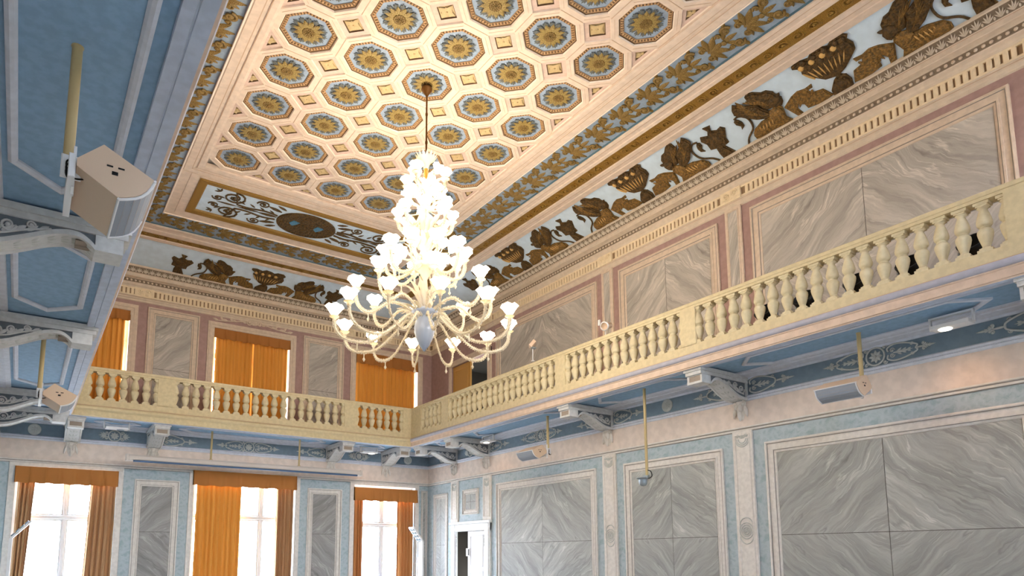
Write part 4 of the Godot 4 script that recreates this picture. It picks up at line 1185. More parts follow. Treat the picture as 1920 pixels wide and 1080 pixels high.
func gallery(basis_: Basis, org: Vector3, L: float, D: float, nose: float, groups: Array, brackets: Array, panels: Array, label: String, full: bool, flip := false) -> void:
	# L: half length at the wall; D: depth from wall to the nose; nose: half length of the nose line (the corners are mitred)
	var G := hold(self, "gallery", Transform3D(basis_, org))
	tag(G, label, "balcony")
	var inner := nose < 6.0          # the end gallery lies between the others
	var a; var b
	if inner:
		a = func(z): return -minf(L, nose + (D - z))
		b = func(z): return minf(L, nose + (D - z))
	elif flip:
		a = func(_z): return -L
		b = func(z): return minf(L, nose + (D - z))
	else:
		a = func(z): return -minf(L, nose + (D - z))
		b = func(_z): return L
	var dk := MB.new()
	var w := D - 0.05
	dk.ext([Vector2(0.0, YS + 0.06), Vector2(D - 0.31, YS + 0.06)], a, b)                     # the blue soffit ground
	put(G, "soffit", dk.done(M.soffit))
	var lp := MB.new()
	lp.ext([Vector2(D - 0.09, YS), Vector2(D - 0.085, YS + 0.02), Vector2(D - 0.06, YS + 0.025), Vector2(D - 0.06, 5.54), Vector2(D - 0.04, 5.55), Vector2(D - 0.035, 5.565)], a, b)
	put(G, "soffit_lip", lp.done(M.lip_face if not inner else M.rail))
	var lu := MB.new()
	lu.ext([Vector2(D - 0.31, YS + 0.06), Vector2(D - 0.31, YS), Vector2(D - 0.22, YS), Vector2(D - 0.215, YS + 0.012), Vector2(D - 0.205, YS + 0.012), Vector2(D - 0.20, YS), Vector2(D - 0.09, YS)], a, b)
	put(G, "soffit_border", lu.done(M.lip_under))
	var torus_shade := MB.new()
	torus_shade.ext([Vector2(D - 0.075, 5.683), Vector2(D - 0.062, 5.688), Vector2(D - 0.062, 5.70), Vector2(D - 0.075, 5.705)], a, b)
	put(G, "quirk", torus_shade.done(M.rib_line))  # dark strip standing in for the shadow line above the torus
	var to := MB.new()
	var tp := []
	for i in 9: tp.append(Vector2(D - 0.06 + 0.06 * cos(-PI / 2 + PI * i / 8.0), 5.625 + 0.06 * sin(-PI / 2 + PI * i / 8.0)))
	to.ext(tp, a, b)
	put(G, "torus_moulding", to.done(M.torus if not inner else M.rail))
	var pl := MB.new()
	var f := D - 0.07
	pl.ext([Vector2(f, 5.68), Vector2(f, 5.88), Vector2(f - 0.21, 5.88), Vector2(f - 0.21, 5.72), Vector2(0, 5.72)], a, b)
	put(G, "plinth", pl.done(M.rail))
	var dd := MB.new()
	dd.ext([Vector2(f - 0.21, 5.725), Vector2(0.0, 5.725)], a, b)
	put(G, "deck", dd.done(M.ochre))
	var rl := MB.new()
	rl.ext([Vector2(f - 0.22, 6.655), Vector2(f, 6.655), Vector2(f, 6.70), Vector2(f + 0.015, 6.71), Vector2(f + 0.015, 6.765), Vector2(f, 6.78), Vector2(f - 0.22, 6.78), Vector2(f - 0.22, 6.655)], a, b)
	put(G, "handrail", rl.done(M.rail))
	# inner moulding of the soffit along the wall
	var wm := MB.new()
	wm.ext([Vector2(0.0, 5.35), Vector2(0.04, 5.36), Vector2(0.06, 5.395), Vector2(0.30, 5.40), Vector2(0.31, 5.415), Vector2(0.39, 5.42), Vector2(0.40, YS + 0.06)], a, b)
	put(G, "wall_cornice", wm.done(M.soffit_trim))
	# panels on the soffit with pointed ends
	for p in panels:
		var po := [Vector2(p[0], 0), Vector2(p[0] + 0.45, -0.45), Vector2(p[1] - 0.45, -0.45), Vector2(p[1], 0), Vector2(p[1] - 0.45, 0.45), Vector2(p[0] + 0.45, 0.45)]
		var m := MB.new()
		m.xf = Transform3D(Basis(Vector3(1, 0, 0), Vector3(0, 0, 1), Vector3(0, -1, 0)), Vector3(0, YS + 0.06, 0.90))
		m.ring(po, [Vector2(0, 0), Vector2(0.0, 0.035), Vector2(0.03, 0.05), Vector2(0.06, 0.04), Vector2(0.08, 0.02), Vector2(0.08, 0.0)])
		put(G, "soffit_moulding", m.done(M.soffit_trim))
	var bp := bracket_parts_shared
	for x in brackets:
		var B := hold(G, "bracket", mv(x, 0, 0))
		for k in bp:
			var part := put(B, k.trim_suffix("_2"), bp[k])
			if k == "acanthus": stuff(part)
		put(B, "foot_mask", foot_shared, mvs(0, 4.89, 0.012, Vector3(0.8, 0.95, 0.9)))
	# balustrade: pedestals and turned balusters (the end ones half sunk in the pedestals)
	var zc := f - 0.11
	for gi in groups.size():
		var q = groups[gi]
		var p0: float = (-nose - 0.30 if gi == 0 else groups[gi - 1][1])
		var e := MB.new()
		e.box(Vector3(p0, 5.87, f - 0.21), Vector3(q[0], 6.66, f))
		put(G, "pedestal", e.done(M.rail))
		if gi == groups.size() - 1:
			var e2 := MB.new()
			e2.box(Vector3(q[1], 5.87, f - 0.21), Vector3(nose + 0.30 if inner else minf(q[1] + 0.45, L), 6.66, f))
			put(G, "pedestal", e2.done(M.rail))
		if not full: continue
		for i in int(q[2]) + 1:
			var x: float = lerpf(q[0], q[1], float(i) / q[2])
			put(G, "baluster", baluster_shared, mv(x, 5.88, zc))

var bracket_parts_shared := {}
var foot_shared: ArrayMesh
var baluster_shared: ArrayMesh

# ---------------------------------------------------------------- the chandelier
func bloom_mesh(r: float, h: float) -> ArrayMesh:   # a glass flower: ruffled cup open upwards
	var b := MB.new()
	for s in 2:
		var P := []
		for i in 8:
			var f := i / 7.0
			var row := PackedVector3Array()
			for j in 24:
				var a := -TAU * j / 24.0
				var rr := r * (0.22 + 0.78 * pow(f, 0.75)) * (1.0 + 0.16 * f * f * cos(a * 6.0)) - 0.006 * s
				row.append(Vector3(cos(a) * rr, h * (f + 0.13 * f * f * cos(a * 6.0 + PI) - (0.20 * maxf(0.0, f - 0.8))), sin(a) * rr))
			P.append(row)
		b.grid(P, true, s == 1)
	b.ball(Vector3(0, h * 0.35, 0), Vector3(r * 0.45, h * 0.4, r * 0.45), 8, 6)
	return b.done(M.bloom)

func saucer_mesh() -> ArrayMesh:
	var b := MB.new()
	b.lathe([Vector2(0.02, -0.07), Vector2(0.045, -0.05), Vector2(0.03, -0.035), Vector2(0.085, 0.0), Vector2(0.095, 0.012), Vector2(0.04, 0.006), Vector2(0.03, 0.03), Vector2(0.0, 0.035)], 14)
	return b.done(M.glass)

func drop_mesh() -> ArrayMesh:
	var b := MB.new()
	b.lathe([Vector2(0.0, -0.17), Vector2(0.012, -0.155), Vector2(0.03, -0.12), Vector2(0.012, -0.09), Vector2(0.008, -0.05), Vector2(0.016, -0.03), Vector2(0.006, 0.0)], 8)
	return b.done(M.glass)

func arm_mesh(path: Array) -> ArrayMesh:   # twisted glass arm with a frilled edge, in the xy plane
	var b := MB.new()
	var p := spline(path, 9)
	var rr := []
	for i in p.size(): rr.append(0.020 + 0.005 * sin(i * 1.9))
	b.tube(p, rr, 7)
	var k := 0
	for i in range(2, p.size() - 1):
		var d := (p[i] - p[i - 1]).normalized()
		for s in [-1.0, 1.0]:
			k += 1
			var n: Vector3 = Vector3(-d.y, d.x, 0) * s
			b.ball(p[i] + n * 0.027 + Vector3(0, 0, 0.008 * sin(k * 2.0)), Vector3(0.014, 0.014, 0.010), 5, 3)
	return b.done(M.glass)

func glass_leaf(L: float, W: float, bend: float) -> ArrayMesh:   # curling glass leaf rising from the stem, in the xy plane
	var b := MB.new()
	for s in 2:
		var P := []
		for i in 9:
			var f := i / 8.0
			var c := Vector3(L * f * (0.5 + 0.5 * f) * bend, L * (f - 0.45 * bend * f * f * f), 0)
			var w := W * sin(PI * (0.1 + 0.88 * f)) * (1.0 + 0.18 * sin(i * 2.6))
			P.append(PackedVector3Array([c + Vector3(-0.02, 0.0, -w), c + Vector3(0.015 - 0.005 * s, 0.01, -w * 0.5), c + Vector3(0.03 - 0.006 * s, 0.0, 0), c + Vector3(0.015 - 0.005 * s, 0.01, w * 0.5), c + Vector3(-0.02, 0.0, w)]))
		b.grid(P, false, s == 0)
	return b.done(M.glass)

func turn_y(a: float, x := 0.0, y := 0.0) -> Transform3D:
	var bs := Basis(Vector3(0, 1, 0), a)
	return Transform3D(bs, bs * Vector3(x, y, 0))

func bulb(par: Node3D, at: Vector3, e: float) -> void:
	var l := OmniLight3D.new()
	l.name = called(par, "bulb_light"); l.position = at
	l.light_color = Color(1.0, 0.94, 0.86); l.light_energy = e; l.omni_range = 40.0; l.omni_attenuation = 2.0; l.light_size = 0.05; l.shadow_enabled = true
	par.add_child(l, true)

func chandelier() -> void:
	var y0 := 5.42
	var R := hold(self, "chandelier", mv(0, y0, 0))
	tag(R, "huge lit white glass chandelier of curling arms, flowers and leaves hanging from the coffered ceiling", "chandelier")
	var rod := MB.new()
	rod.lathe([Vector2(0.018, 9.25 - y0), Vector2(0.018, 9.6 - y0), Vector2(0.026, 9.62 - y0), Vector2(0.026, 9.66 - y0), Vector2(0.018, 9.68 - y0), Vector2(0.018, 10.2 - y0), Vector2(0.026, 10.22 - y0), Vector2(0.026, 10.26 - y0), Vector2(0.018, 10.28 - y0), Vector2(0.018, 10.62 - y0), Vector2(0.05, 10.68 - y0), Vector2(0.11, 10.76 - y0), Vector2(0.11, 10.80 - y0)], 10)
	put(R, "rod", rod.done(M.rod))
	var bowl := MB.new()      # the bowl at the foot, from which the arms spring
	bowl.lathe([Vector2(0.0, -0.02), Vector2(0.03, 0.0), Vector2(0.04, 0.03), Vector2(0.08, 0.08), Vector2(0.14, 0.20), Vector2(0.19, 0.34), Vector2(0.20, 0.44), Vector2(0.18, 0.55), Vector2(0.13, 0.62), Vector2(0.14, 0.66), Vector2(0.20, 0.70), Vector2(0.26, 0.74), Vector2(0.24, 0.78), Vector2(0.12, 0.84)], 20)
	put(R, "bowl", bowl.done(M.glass_clear))
	var st := MB.new()        # the stem of blown pieces
	var pr := [[0.10, 0.82], [0.07, 0.95], [0.13, 1.05], [0.16, 1.13], [0.08, 1.22], [0.06, 1.40], [0.14, 1.52], [0.28, 1.60], [0.33, 1.68], [0.20, 1.76], [0.10, 1.84], [0.10, 1.95], [0.18, 2.05], [0.21, 2.18], [0.12, 2.30], [0.08, 2.36], [0.17, 2.50], [0.24, 2.58], [0.20, 2.66], [0.09, 2.74], [0.08, 2.86], [0.14, 2.95], [0.15, 3.05], [0.08, 3.14], [0.14, 3.24], [0.18, 3.31], [0.10, 3.37], [0.05, 3.42]]
	var pv := []
	for q in pr: pv.append(Vector2(q[0] * 0.72, q[1]))
	st.lathe(pv, 18)
	put(R, "stem", st.done(M.glass))
	var am := MB.new()
	am.lathe([Vector2(0.03, 3.40), Vector2(0.045, 3.46), Vector2(0.05, 3.56), Vector2(0.03, 3.68), Vector2(0.025, 3.74)], 10)
	put(R, "amber_tube", am.done(M.glass_amber))
	var cr := MB.new()        # the spiky crown on top
	for s in 2:
		var P := []
		for i in 7:
			var f := i / 6.0
			var row := PackedVector3Array()
			for j in 32:
				var a := -TAU * j / 32.0
				var spike := 0.05 * f * f * cos(a * 16.0)
				var rr := 0.05 + 0.15 * f * f + spike * 0.6 - 0.005 * s
				row.append(Vector3(cos(a) * rr, 3.66 + 0.26 * f + spike, sin(a) * rr))
			P.append(row)
		cr.grid(P, true, s == 1)
	put(R, "crown", cr.done(M.glass))
	var bl := bloom_mesh(0.155, 0.20); var bs := bloom_mesh(0.125, 0.17)
	var sm := saucer_mesh(); var dm := drop_mesh()
	# the three rings of branches
	var tiers := [
		{"n": 12, "a0": 0.18, "path": [Vector3(0.24, 0.62, 0), Vector3(0.40, 0.60, 0), Vector3(0.64, 0.36, 0), Vector3(0.95, 0.12, 0), Vector3(1.24, 0.07, 0), Vector3(1.50, 0.14, 0), Vector3(1.63, 0.29, 0), Vector3(1.66, 0.46, 0)], "drop": Vector3(1.24, 0.05, 0), "e": LAMP_E},
		{"n": 8, "a0": 0.40, "path": [Vector3(0.22, 0.74, 0), Vector3(0.40, 0.86, 0), Vector3(0.66, 0.90, 0), Vector3(0.92, 0.72, 0), Vector3(1.08, 0.68, 0), Vector3(1.22, 0.78, 0), Vector3(1.28, 0.94, 0), Vector3(1.28, 1.06, 0)], "drop": Vector3(1.05, 0.66, 0), "e": LAMP_E},
		{"n": 10, "a0": 0.1, "path": [Vector3(0.20, 1.64, 0), Vector3(0.34, 1.50, 0), Vector3(0.52, 1.42, 0), Vector3(0.68, 1.48, 0), Vector3(0.75, 1.62, 0), Vector3(0.76, 1.76, 0)], "drop": Vector3(0.58, 1.40, 0), "e": LAMP_E * 0.8},
		{"n": 8, "a0": 0.3, "path": [Vector3(0.15, 2.52, 0), Vector3(0.28, 2.38, 0), Vector3(0.40, 2.34, 0), Vector3(0.49, 2.42, 0), Vector3(0.52, 2.54, 0)], "drop": Vector3(0.40, 2.32, 0), "e": LAMP_E * 0.8},
		{"n": 4, "a0": 0.62, "path": [Vector3(0.10, 3.28, 0), Vector3(0.20, 3.20, 0), Vector3(0.32, 3.16, 0), Vector3(0.40, 3.22, 0), Vector3(0.41, 3.32, 0)], "drop": Vector3(0.34, 3.14, 0), "e": LAMP_E * 0.8}]
	for ti in tiers.size():
		var t: Dictionary = tiers[ti]
		var m := arm_mesh(t.path)
		var tip: Vector3 = t.path[-1]
		for i in int(t.n):
			var a: float = t.a0 + TAU * i / t.n
			var X := turn_y(a)
			var arm := put(R, "arm", m, X)
			put(arm, "saucer", sm, mv(tip.x, tip.y + 0.05, 0))
			var f := put(arm, "flower", bl if ti < 3 else bs, Transform3D(Basis(Vector3(0, 1, 0), rng.randf() * TAU), Vector3(tip.x, tip.y + 0.07, 0)))
			put(arm, "drop", dm, Transform3D(Basis(), t.drop))
			bulb(R, X * Vector3(tip.x, tip.y + 0.16, 0), t.e)
	# leaves and small blossoms climbing the stem
	var lv := [glass_leaf(0.60, 0.055, 0.6), glass_leaf(0.46, 0.06, 0.8), glass_leaf(0.36, 0.05, 1.1)]
	for q in [[10, 0.12, 0.62, 2], [8, 0.06, 0.86, 0], [8, 0.14, 1.66, 1], [8, 0.10, 2.00, 2], [8, 0.14, 2.30, 1], [6, 0.08, 2.80, 2], [6, 0.10, 3.20, 2]]:
		for i in int(q[0]): put(R, "leaf", lv[q[3]], turn_y(TAU * (i + rng.randf() * 0.4) / q[0], q[1], q[2]) )
	for q in [[6, 0.38, 2.80], [4, 0.20, 3.46], [7, 0.48, 1.84], [5, 0.24, 3.10]]:
		for i in int(q[0]):
			var a: float = TAU * (i + rng.randf() * 0.5) / q[0]
			var X := turn_y(a, q[1], q[2] + rng.randf() * 0.12)
			var fl := put(R, "blossom", bs, X * Transform3D(Basis(Vector3(0, 0, 1), -0.5), Vector3.ZERO))
			var sb := MB.new()
			sb.tube(spline([Vector3(0, 0.01, 0), Vector3(-0.03, -0.12, 0), Vector3(-q[1] * 0.8, -0.22, 0)], 4), 0.012, 5)
			put(fl, "stalk", sb.done(M.glass))

# ---------------------------------------------------------------- fittings
func loudspeaker(side: float, z: float, pole_z: float, label: String) -> void:
	# wedge cabinet hung under the gallery; its section is the same for all, mirrored on the other side
	var px := 5.87 * side
	var o := hold(self, "loudspeaker", mv(px, 4.2, z))
	tag(o, label, "loudspeaker", "")
	var sec := [Vector2(0.05, 0.26), Vector2(0.05, 0.20), Vector2(0.317, 0.04), Vector2(0.55, 0.25), Vector2(0.208, 0.42)]
	# outline in plan-section (a = towards the room, y up), run along z
	var turn := Transform3D(Basis(Vector3(-side, 0, 0), Vector3(0, 1, 0), Vector3(0, 0, 1)), Vector3.ZERO)
	var L := 0.38
	var b := MB.new(); b.xf = turn
	var front := []
	for i in 7:       # the curved front between the lower and the upper lip
		var f := i / 6.0
		var p: Vector2 = sec[2].lerp(sec[3], f)
		front.append(p + Vector2(0.7, -0.72) * 0.05 * sin(PI * f))
	var outline: Array = [sec[0], sec[1]] + front + [sec[4]]
	var pv := PackedVector2Array(outline)
	b.slab(pv, -L, L)
	b.xf = turn * Transform3D(Basis.from_scale(Vector3(1, 1, -1)), Vector3.ZERO)
	b.slab(pv, L - 0.001, L)
	put(o, "cabinet", b.done(M.beige))
	var gq := MB.new(); gq.xf = turn
	for i in 6:
		var p: Vector2 = front[i]; var q: Vector2 = front[i + 1]
		var n: Vector2 = Vector2(q.y - p.y, -(q.x - p.x)).normalized() * 0.012
		gq.box(Vector3(0, 0, 0), Vector3(0, 0, 0))
		var a: Vector2 = p + n; var c: Vector2 = q + n
		gq.quad(Vector3(a.x, a.y, -L + 0.02), Vector3(a.x, a.y, L - 0.02), Vector3(c.x, c.y, L - 0.02), Vector3(c.x, c.y, -L + 0.02))
	put(o, "grille", gq.done(M.grille))
	var rim := MB.new(); rim.xf = turn
	for zz in [-L + 0.008, L - 0.022]:
		var pl := PackedVector3Array()
		for p in front: pl.append(Vector3(p.x + 0.008, p.y - 0.008, zz + 0.007))
		rim.tube(pl, 0.012, 5)
	for p in [front[0], front[6]]: rim.tube(PackedVector3Array([Vector3(p.x + 0.008, p.y - 0.008, -L), Vector3(p.x + 0.008, p.y - 0.008, L)]), 0.011, 5)
	put(o, "grille_rim", rim.done(M.white))
	var bd := MB.new(); bd.xf = turn
	bd.box(Vector3(0.38, 0.06, L - 0.13), Vector3(0.42, 0.075, L - 0.09))
	put(o, "badge", bd.done(M.steel))
	var pv2 := MB.new()        # the pivot on the cheek: a ring with slots round it
	for e in [-1.0, 1.0]:
		pv2.xf = turn * mv(0.29, 0.25, e * L)
		var ringp := PackedVector3Array()
		for i in 21: ringp.append(Vector3(cos(TAU * i / 20.0) * 0.075, sin(TAU * i / 20.0) * 0.075, 0))
		pass
		pv2.box(Vector3(-0.055, 0.01, -0.004), Vector3(-0.015, 0.022, 0.004))
		pv2.box(Vector3(0.018, 0.01, -0.004), Vector3(0.06, 0.022, 0.004))
		pv2.box(Vector3(-0.02, -0.045, -0.004), Vector3(0.02, -0.02, 0.006))
	put(o, "pivot", pv2.done(M.black))
	var br := MB.new()
	br.box(Vector3(-0.05, 0.06, pole_z - z - 0.02) * Vector3(side, 1, 1), Vector3(-0.03, 0.44, pole_z - z + 0.02) * Vector3(side, 1, 1))
	br.xf = turn
	br.cbox(Vector3(0.0, 0.12, -L + 0.02), Vector3(0.045, 0.30, L - 0.02), 0.005)
	put(o, "mount_plate", br.done(M.white))
	var pp := MB.new()
	pp.xf = mv(0, 0, pole_z - z)
	pp.lathe([Vector2(0.0, 0.24), Vector2(0.036, 0.24), Vector2(0.036, 1.24), Vector2(0.042, 1.24), Vector2(0.042, 1.25)], 12)
	put(o, "pole", pp.done(M.pole))
	var jb := MB.new()
	jb.xf = mv(-0.02 * side, 0.21, pole_z - z + 0.05)
	jb.cbox(Vector3(-0.065, -0.05, -0.01), Vector3(0.065, 0.12, 0.03), 0.008)
	put(o, "junction_box", jb.done(M.white))
	var cb := MB.new()
	cb.xf = jb.xf
	for k in 3: cb.tube(spline([Vector3(0.0, 0.09 - 0.03 * k, 0.03), Vector3(-0.03, 0.05 - 0.03 * k, 0.05), Vector3(-0.02, -0.02 - 0.02 * k, 0.04), Vector3(0.03, -0.06, 0.04), Vector3(0.08, -0.04, 0.02)], 4), 0.006, 5)
	put(o, "cable", cb.done(M.black))

func dome_camera() -> void:
	var o := hold(self, "dome_camera", mv(5.765, 3.16, 0.16))
	tag(o, "grey dome camera on a long beige pole before the middle wall panel", "camera")
	var p := MB.new()
	p.lathe([Vector2(0.0, 0.22), Vector2(0.034, 0.22), Vector2(0.034, 2.28), Vector2(0.042, 2.285), Vector2(0.042, 2.29)], 12)
	put(o, "pole", p.done(M.pole))
	var h := MB.new()
	h.xf = mv(0, 0, -0.13)
	h.lathe([Vector2(0.0, 0.0), Vector2(0.05, 0.008), Vector2(0.085, 0.04), Vector2(0.10, 0.09), Vector2(0.10, 0.15), Vector2(0.115, 0.165), Vector2(0.15, 0.18), Vector2(0.15, 0.195), Vector2(0.09, 0.21), Vector2(0.0, 0.215)], 18)
	h.xf = Transform3D()
	h.box(Vector3(-0.035, 0.17, -0.10), Vector3(0.035, 0.24, 0.05))
	put(o, "housing", h.done(M.steel))
	var c := MB.new()
	c.tube(spline([Vector3(0.0, 0.36, 0.03), Vector3(0, 0.32, 0.12), Vector3(0, 0.22, 0.15), Vector3(0, 0.17, 0.08), Vector3(0, 0.18, 0.0)], 5), 0.013, 6)
	put(o, "cable", c.done(M.black))

func projection_screen() -> void:
	var o := hold(self, "projection_screen", mv(0, 4.37, -11.2))
	tag(o, "long white rolled-up projection screen case hung before the end wall band", "projection screen")
	var b := MB.new()
	b.xf = Transform3D(Basis(Vector3(0, 0, 1), Vector3(0, 1, 0), Vector3(-1, 0, 0)), Vector3(3.58, 0, 0))
	b.slab(PackedVector2Array([Vector2(-0.10, 0.0), Vector2(0.06, 0.0), Vector2(0.10, 0.04), Vector2(0.105, 0.13), Vector2(0.07, 0.18), Vector2(-0.10, 0.18)]), 0.0, 7.16)
	b.xf = Transform3D()
	put(o, "case", b.done(M.case))
	var e := MB.new()
	for s in [-1.0, 1.0]: e.cbox(Vector3(s * 3.60 - 0.04, -0.01, -0.11), Vector3(s * 3.60 + 0.04, 0.19, 0.115), 0.02)
	put(o, "end_cap", e.done(M.case))
	var s_ := MB.new()
	s_.box(Vector3(-3.45, -0.03, 0.02), Vector3(3.45, 0.015, 0.108))
	put(o, "slot_bar", s_.done(mat("slate_blue", Color(0.22, 0.34, 0.48), 0.5)))
	for x in [-1.33, 1.42]:
		var p := MB.new()
		p.xf = mv(x, 0, 0)
		p.lathe([Vector2(0.03, 0.17), Vector2(0.03, 1.06), Vector2(0.04, 1.065), Vector2(0.04, 1.08)], 10)
		p.box(Vector3(-0.05, 0.17, -0.05), Vector3(0.05, 0.20, 0.05))
		put(o, "hanger", p.done(M.pole))

func under_light(at: Vector3, turn: float, label: String, lit: float) -> void:
	# flat flood lamp on a yoke below the gallery soffit
	var o := hold(self, "flood_lamp", Transform3D(Basis(Vector3(0, 1, 0), turn), at))
	tag(o, label, "lamp", "")
	var b := MB.new()
	b.cbox(Vector3(-0.28, -0.03, -0.13), Vector3(0.28, 0.03, 0.13), 0.012)
	put(o, "housing", b.done(M.white))
	var y := MB.new()
	for s in [-1.0, 1.0]: y.box(Vector3(s * 0.31 - 0.015, -0.02, -0.03), Vector3(s * 0.31 + 0.015, 0.19, 0.03))
	y.box(Vector3(-0.325, 0.16, -0.04), Vector3(0.325, 0.19, 0.04))
	put(o, "yoke", y.done(M.white))
	var l := MB.new()
	l.xf = mv(0.1, -0.032, 0)
	l.lathe([Vector2(0.0, -0.012), Vector2(0.09, -0.012), Vector2(0.10, 0.0), Vector2(0.0, 0.0)], 18)
	put(o, "lens", l.done(M.lamp_on if lit > 0 else M.grille))
	if lit > 0:
		var sp := SpotLight3D.new()
		sp.name = "lamp_light"; sp.position = Vector3(0.1, -0.06, 0); sp.rotation = Vector3(-PI / 2, 0, 0)
		sp.spot_angle = 75; sp.spot_range = 30; sp.spot_attenuation = 2.0; sp.light_energy = lit; sp.light_color = Color(1.0, 0.76, 0.52); sp.light_size = 0.09; sp.shadow_enabled = true
		o.add_child(sp, true)

func gallery_spot(at: Vector3, round_: bool, label: String) -> void:
	var o := hold(self, "spotlight", mv(at.x, 6.78, at.z))
	tag(o, label, "spotlight", "")
	var h := at.y - 6.78
	var p := MB.new()
	p.lathe([Vector2(0.05, 0.0), Vector2(0.05, 0.015), Vector2(0.014, 0.02), Vector2(0.014, h - 0.05)], 10)
	put(o, "stand", p.done(M.white))
	var b := MB.new()
	if round_:
		b.xf = Transform3D(Basis(Vector3(0, 1, 0), 0.3) * Basis(Vector3(0, 0, 1), PI / 2 + 0.35), Vector3(0.10, h, 0))
		b.lathe([Vector2(0.0, -0.16), Vector2(0.05, -0.15), Vector2(0.075, -0.10), Vector2(0.08, 0.10), Vector2(0.095, 0.15), Vector2(0.105, 0.20), Vector2(0.085, 0.20), Vector2(0.07, 0.16), Vector2(0.0, 0.15)], 16)
		put(o, "housing", b.done(M.beige))
		var w := MB.new(); w.xf = b.xf
		w.lathe([Vector2(0.107, 0.17), Vector2(0.115, 0.21), Vector2(0.085, 0.215)], 16)
		put(o, "front_ring", w.done(M.white))
		var k := MB.new()
		k.box(Vector3(-0.05, h + 0.02, -0.20), Vector3(-0.01, h + 0.16, -0.14))
		put(o, "fin", k.done(M.white))
	else:
		b.xf = Transform3D(Basis(Vector3(0, 1, 0), 0.9) * Basis(Vector3(1, 0, 0), 0.7), Vector3(0, h + 0.05, 0))
		b.cbox(Vector3(-0.12, -0.10, -0.05), Vector3(0.12, 0.10, 0.05), 0.01)
		put(o, "housing", b.done(M.beige))
		var k := MB.new()
		k.box(Vector3(-0.06, h - 0.08, -0.02), Vector3(0.06, h - 0.04, 0.08))
		put(o, "yoke", k.done(M.steel))

func floor_lamp(at: Vector3, turn: float, tilt: float, label: String) -> void:
	var o := hold(self, "floor_lamp", Transform3D(Basis(Vector3(0, 1, 0), turn), at))
	tag(o, label, "floor lamp", "")
	var h := 2.10
	var b := MB.new()
	b.cbox(Vector3(-0.24, 0.0, -0.22), Vector3(0.24, 0.04, 0.22), 0.01)
	put(o, "base", b.done(M.white))
	var c := MB.new()
	for s in [-1.0, 1.0]: c.box(Vector3(s * 0.185 - 0.018, 0.04, -0.035), Vector3(s * 0.185 + 0.018, h, 0.035))
	c.box(Vector3(-0.17, 0.04, -0.015), Vector3(0.17, h - 0.55, 0.015))
	put(o, "column", c.done(M.white))
	var gp := MB.new()
	gp.box(Vector3(-0.165, h - 0.54, -0.01), Vector3(0.165, h - 0.02, 0.01))
	put(o, "grey_panel", gp.done(mat("lamp_panel", Color(0.55, 0.60, 0.63), 0.6)))
	var T := Transform3D(Basis(Vector3(1, 0, 0), tilt), Vector3(0, h, 0))
	var p := MB.new(); p.xf = T
	p.cbox(Vector3(-0.20, 0.0, -0.03), Vector3(0.20, 0.62, 0.02), 0.012)
	put(o, "head", p.done(M.white))
	for i in 2:
		for j in 4:
			var k := MB.new()
			k.xf = T * mv(-0.09 + 0.18 * i, 0.10 + 0.14 * j, 0.02) * Transform3D(Basis(Vector3(1, 0, 0), PI / 2), Vector3.ZERO)
			k.lathe([Vector2(0.055, 0.0), Vector2(0.055, 0.03), Vector2(0.035, 0.035), Vector2(0.03, 0.01), Vector2(0.0, 0.005)], 12)
			put(o, "spot", k.done(M.steel))

func can_light(z: float, label: String) -> void:
	var o := hold(self, "uplight", mv(5.95, 5.73, z))
	tag(o, label, "uplight", "black uplights on the deck behind the right-hand balustrade")
	var b := MB.new()
	b.xf = Transform3D(Basis(Vector3(0, 0, 1), 0.9), Vector3(0, 0.58, 0))
	b.lathe([Vector2(0.0, -0.18), Vector2(0.15, -0.18), Vector2(0.18, -0.12), Vector2(0.20, 0.12), Vector2(0.21, 0.16), Vector2(0.18, 0.16), Vector2(0.16, 0.0), Vector2(0.0, -0.02)], 18)
	put(o, "housing", b.done(M.black))
	var s := MB.new()
	s.box(Vector3(-0.12, 0.0, -0.1), Vector3(0.12, 0.02, 0.1))
	for k in [-1.0, 1.0]: s.box(Vector3(-0.02, 0.0, k * 0.22 - 0.01), Vector3(0.02, 0.60, k * 0.22 + 0.01))
	s.box(Vector3(-0.02, 0.0, -0.23), Vector3(0.02, 0.02, 0.23))
	put(o, "yoke", s.done(M.steel))

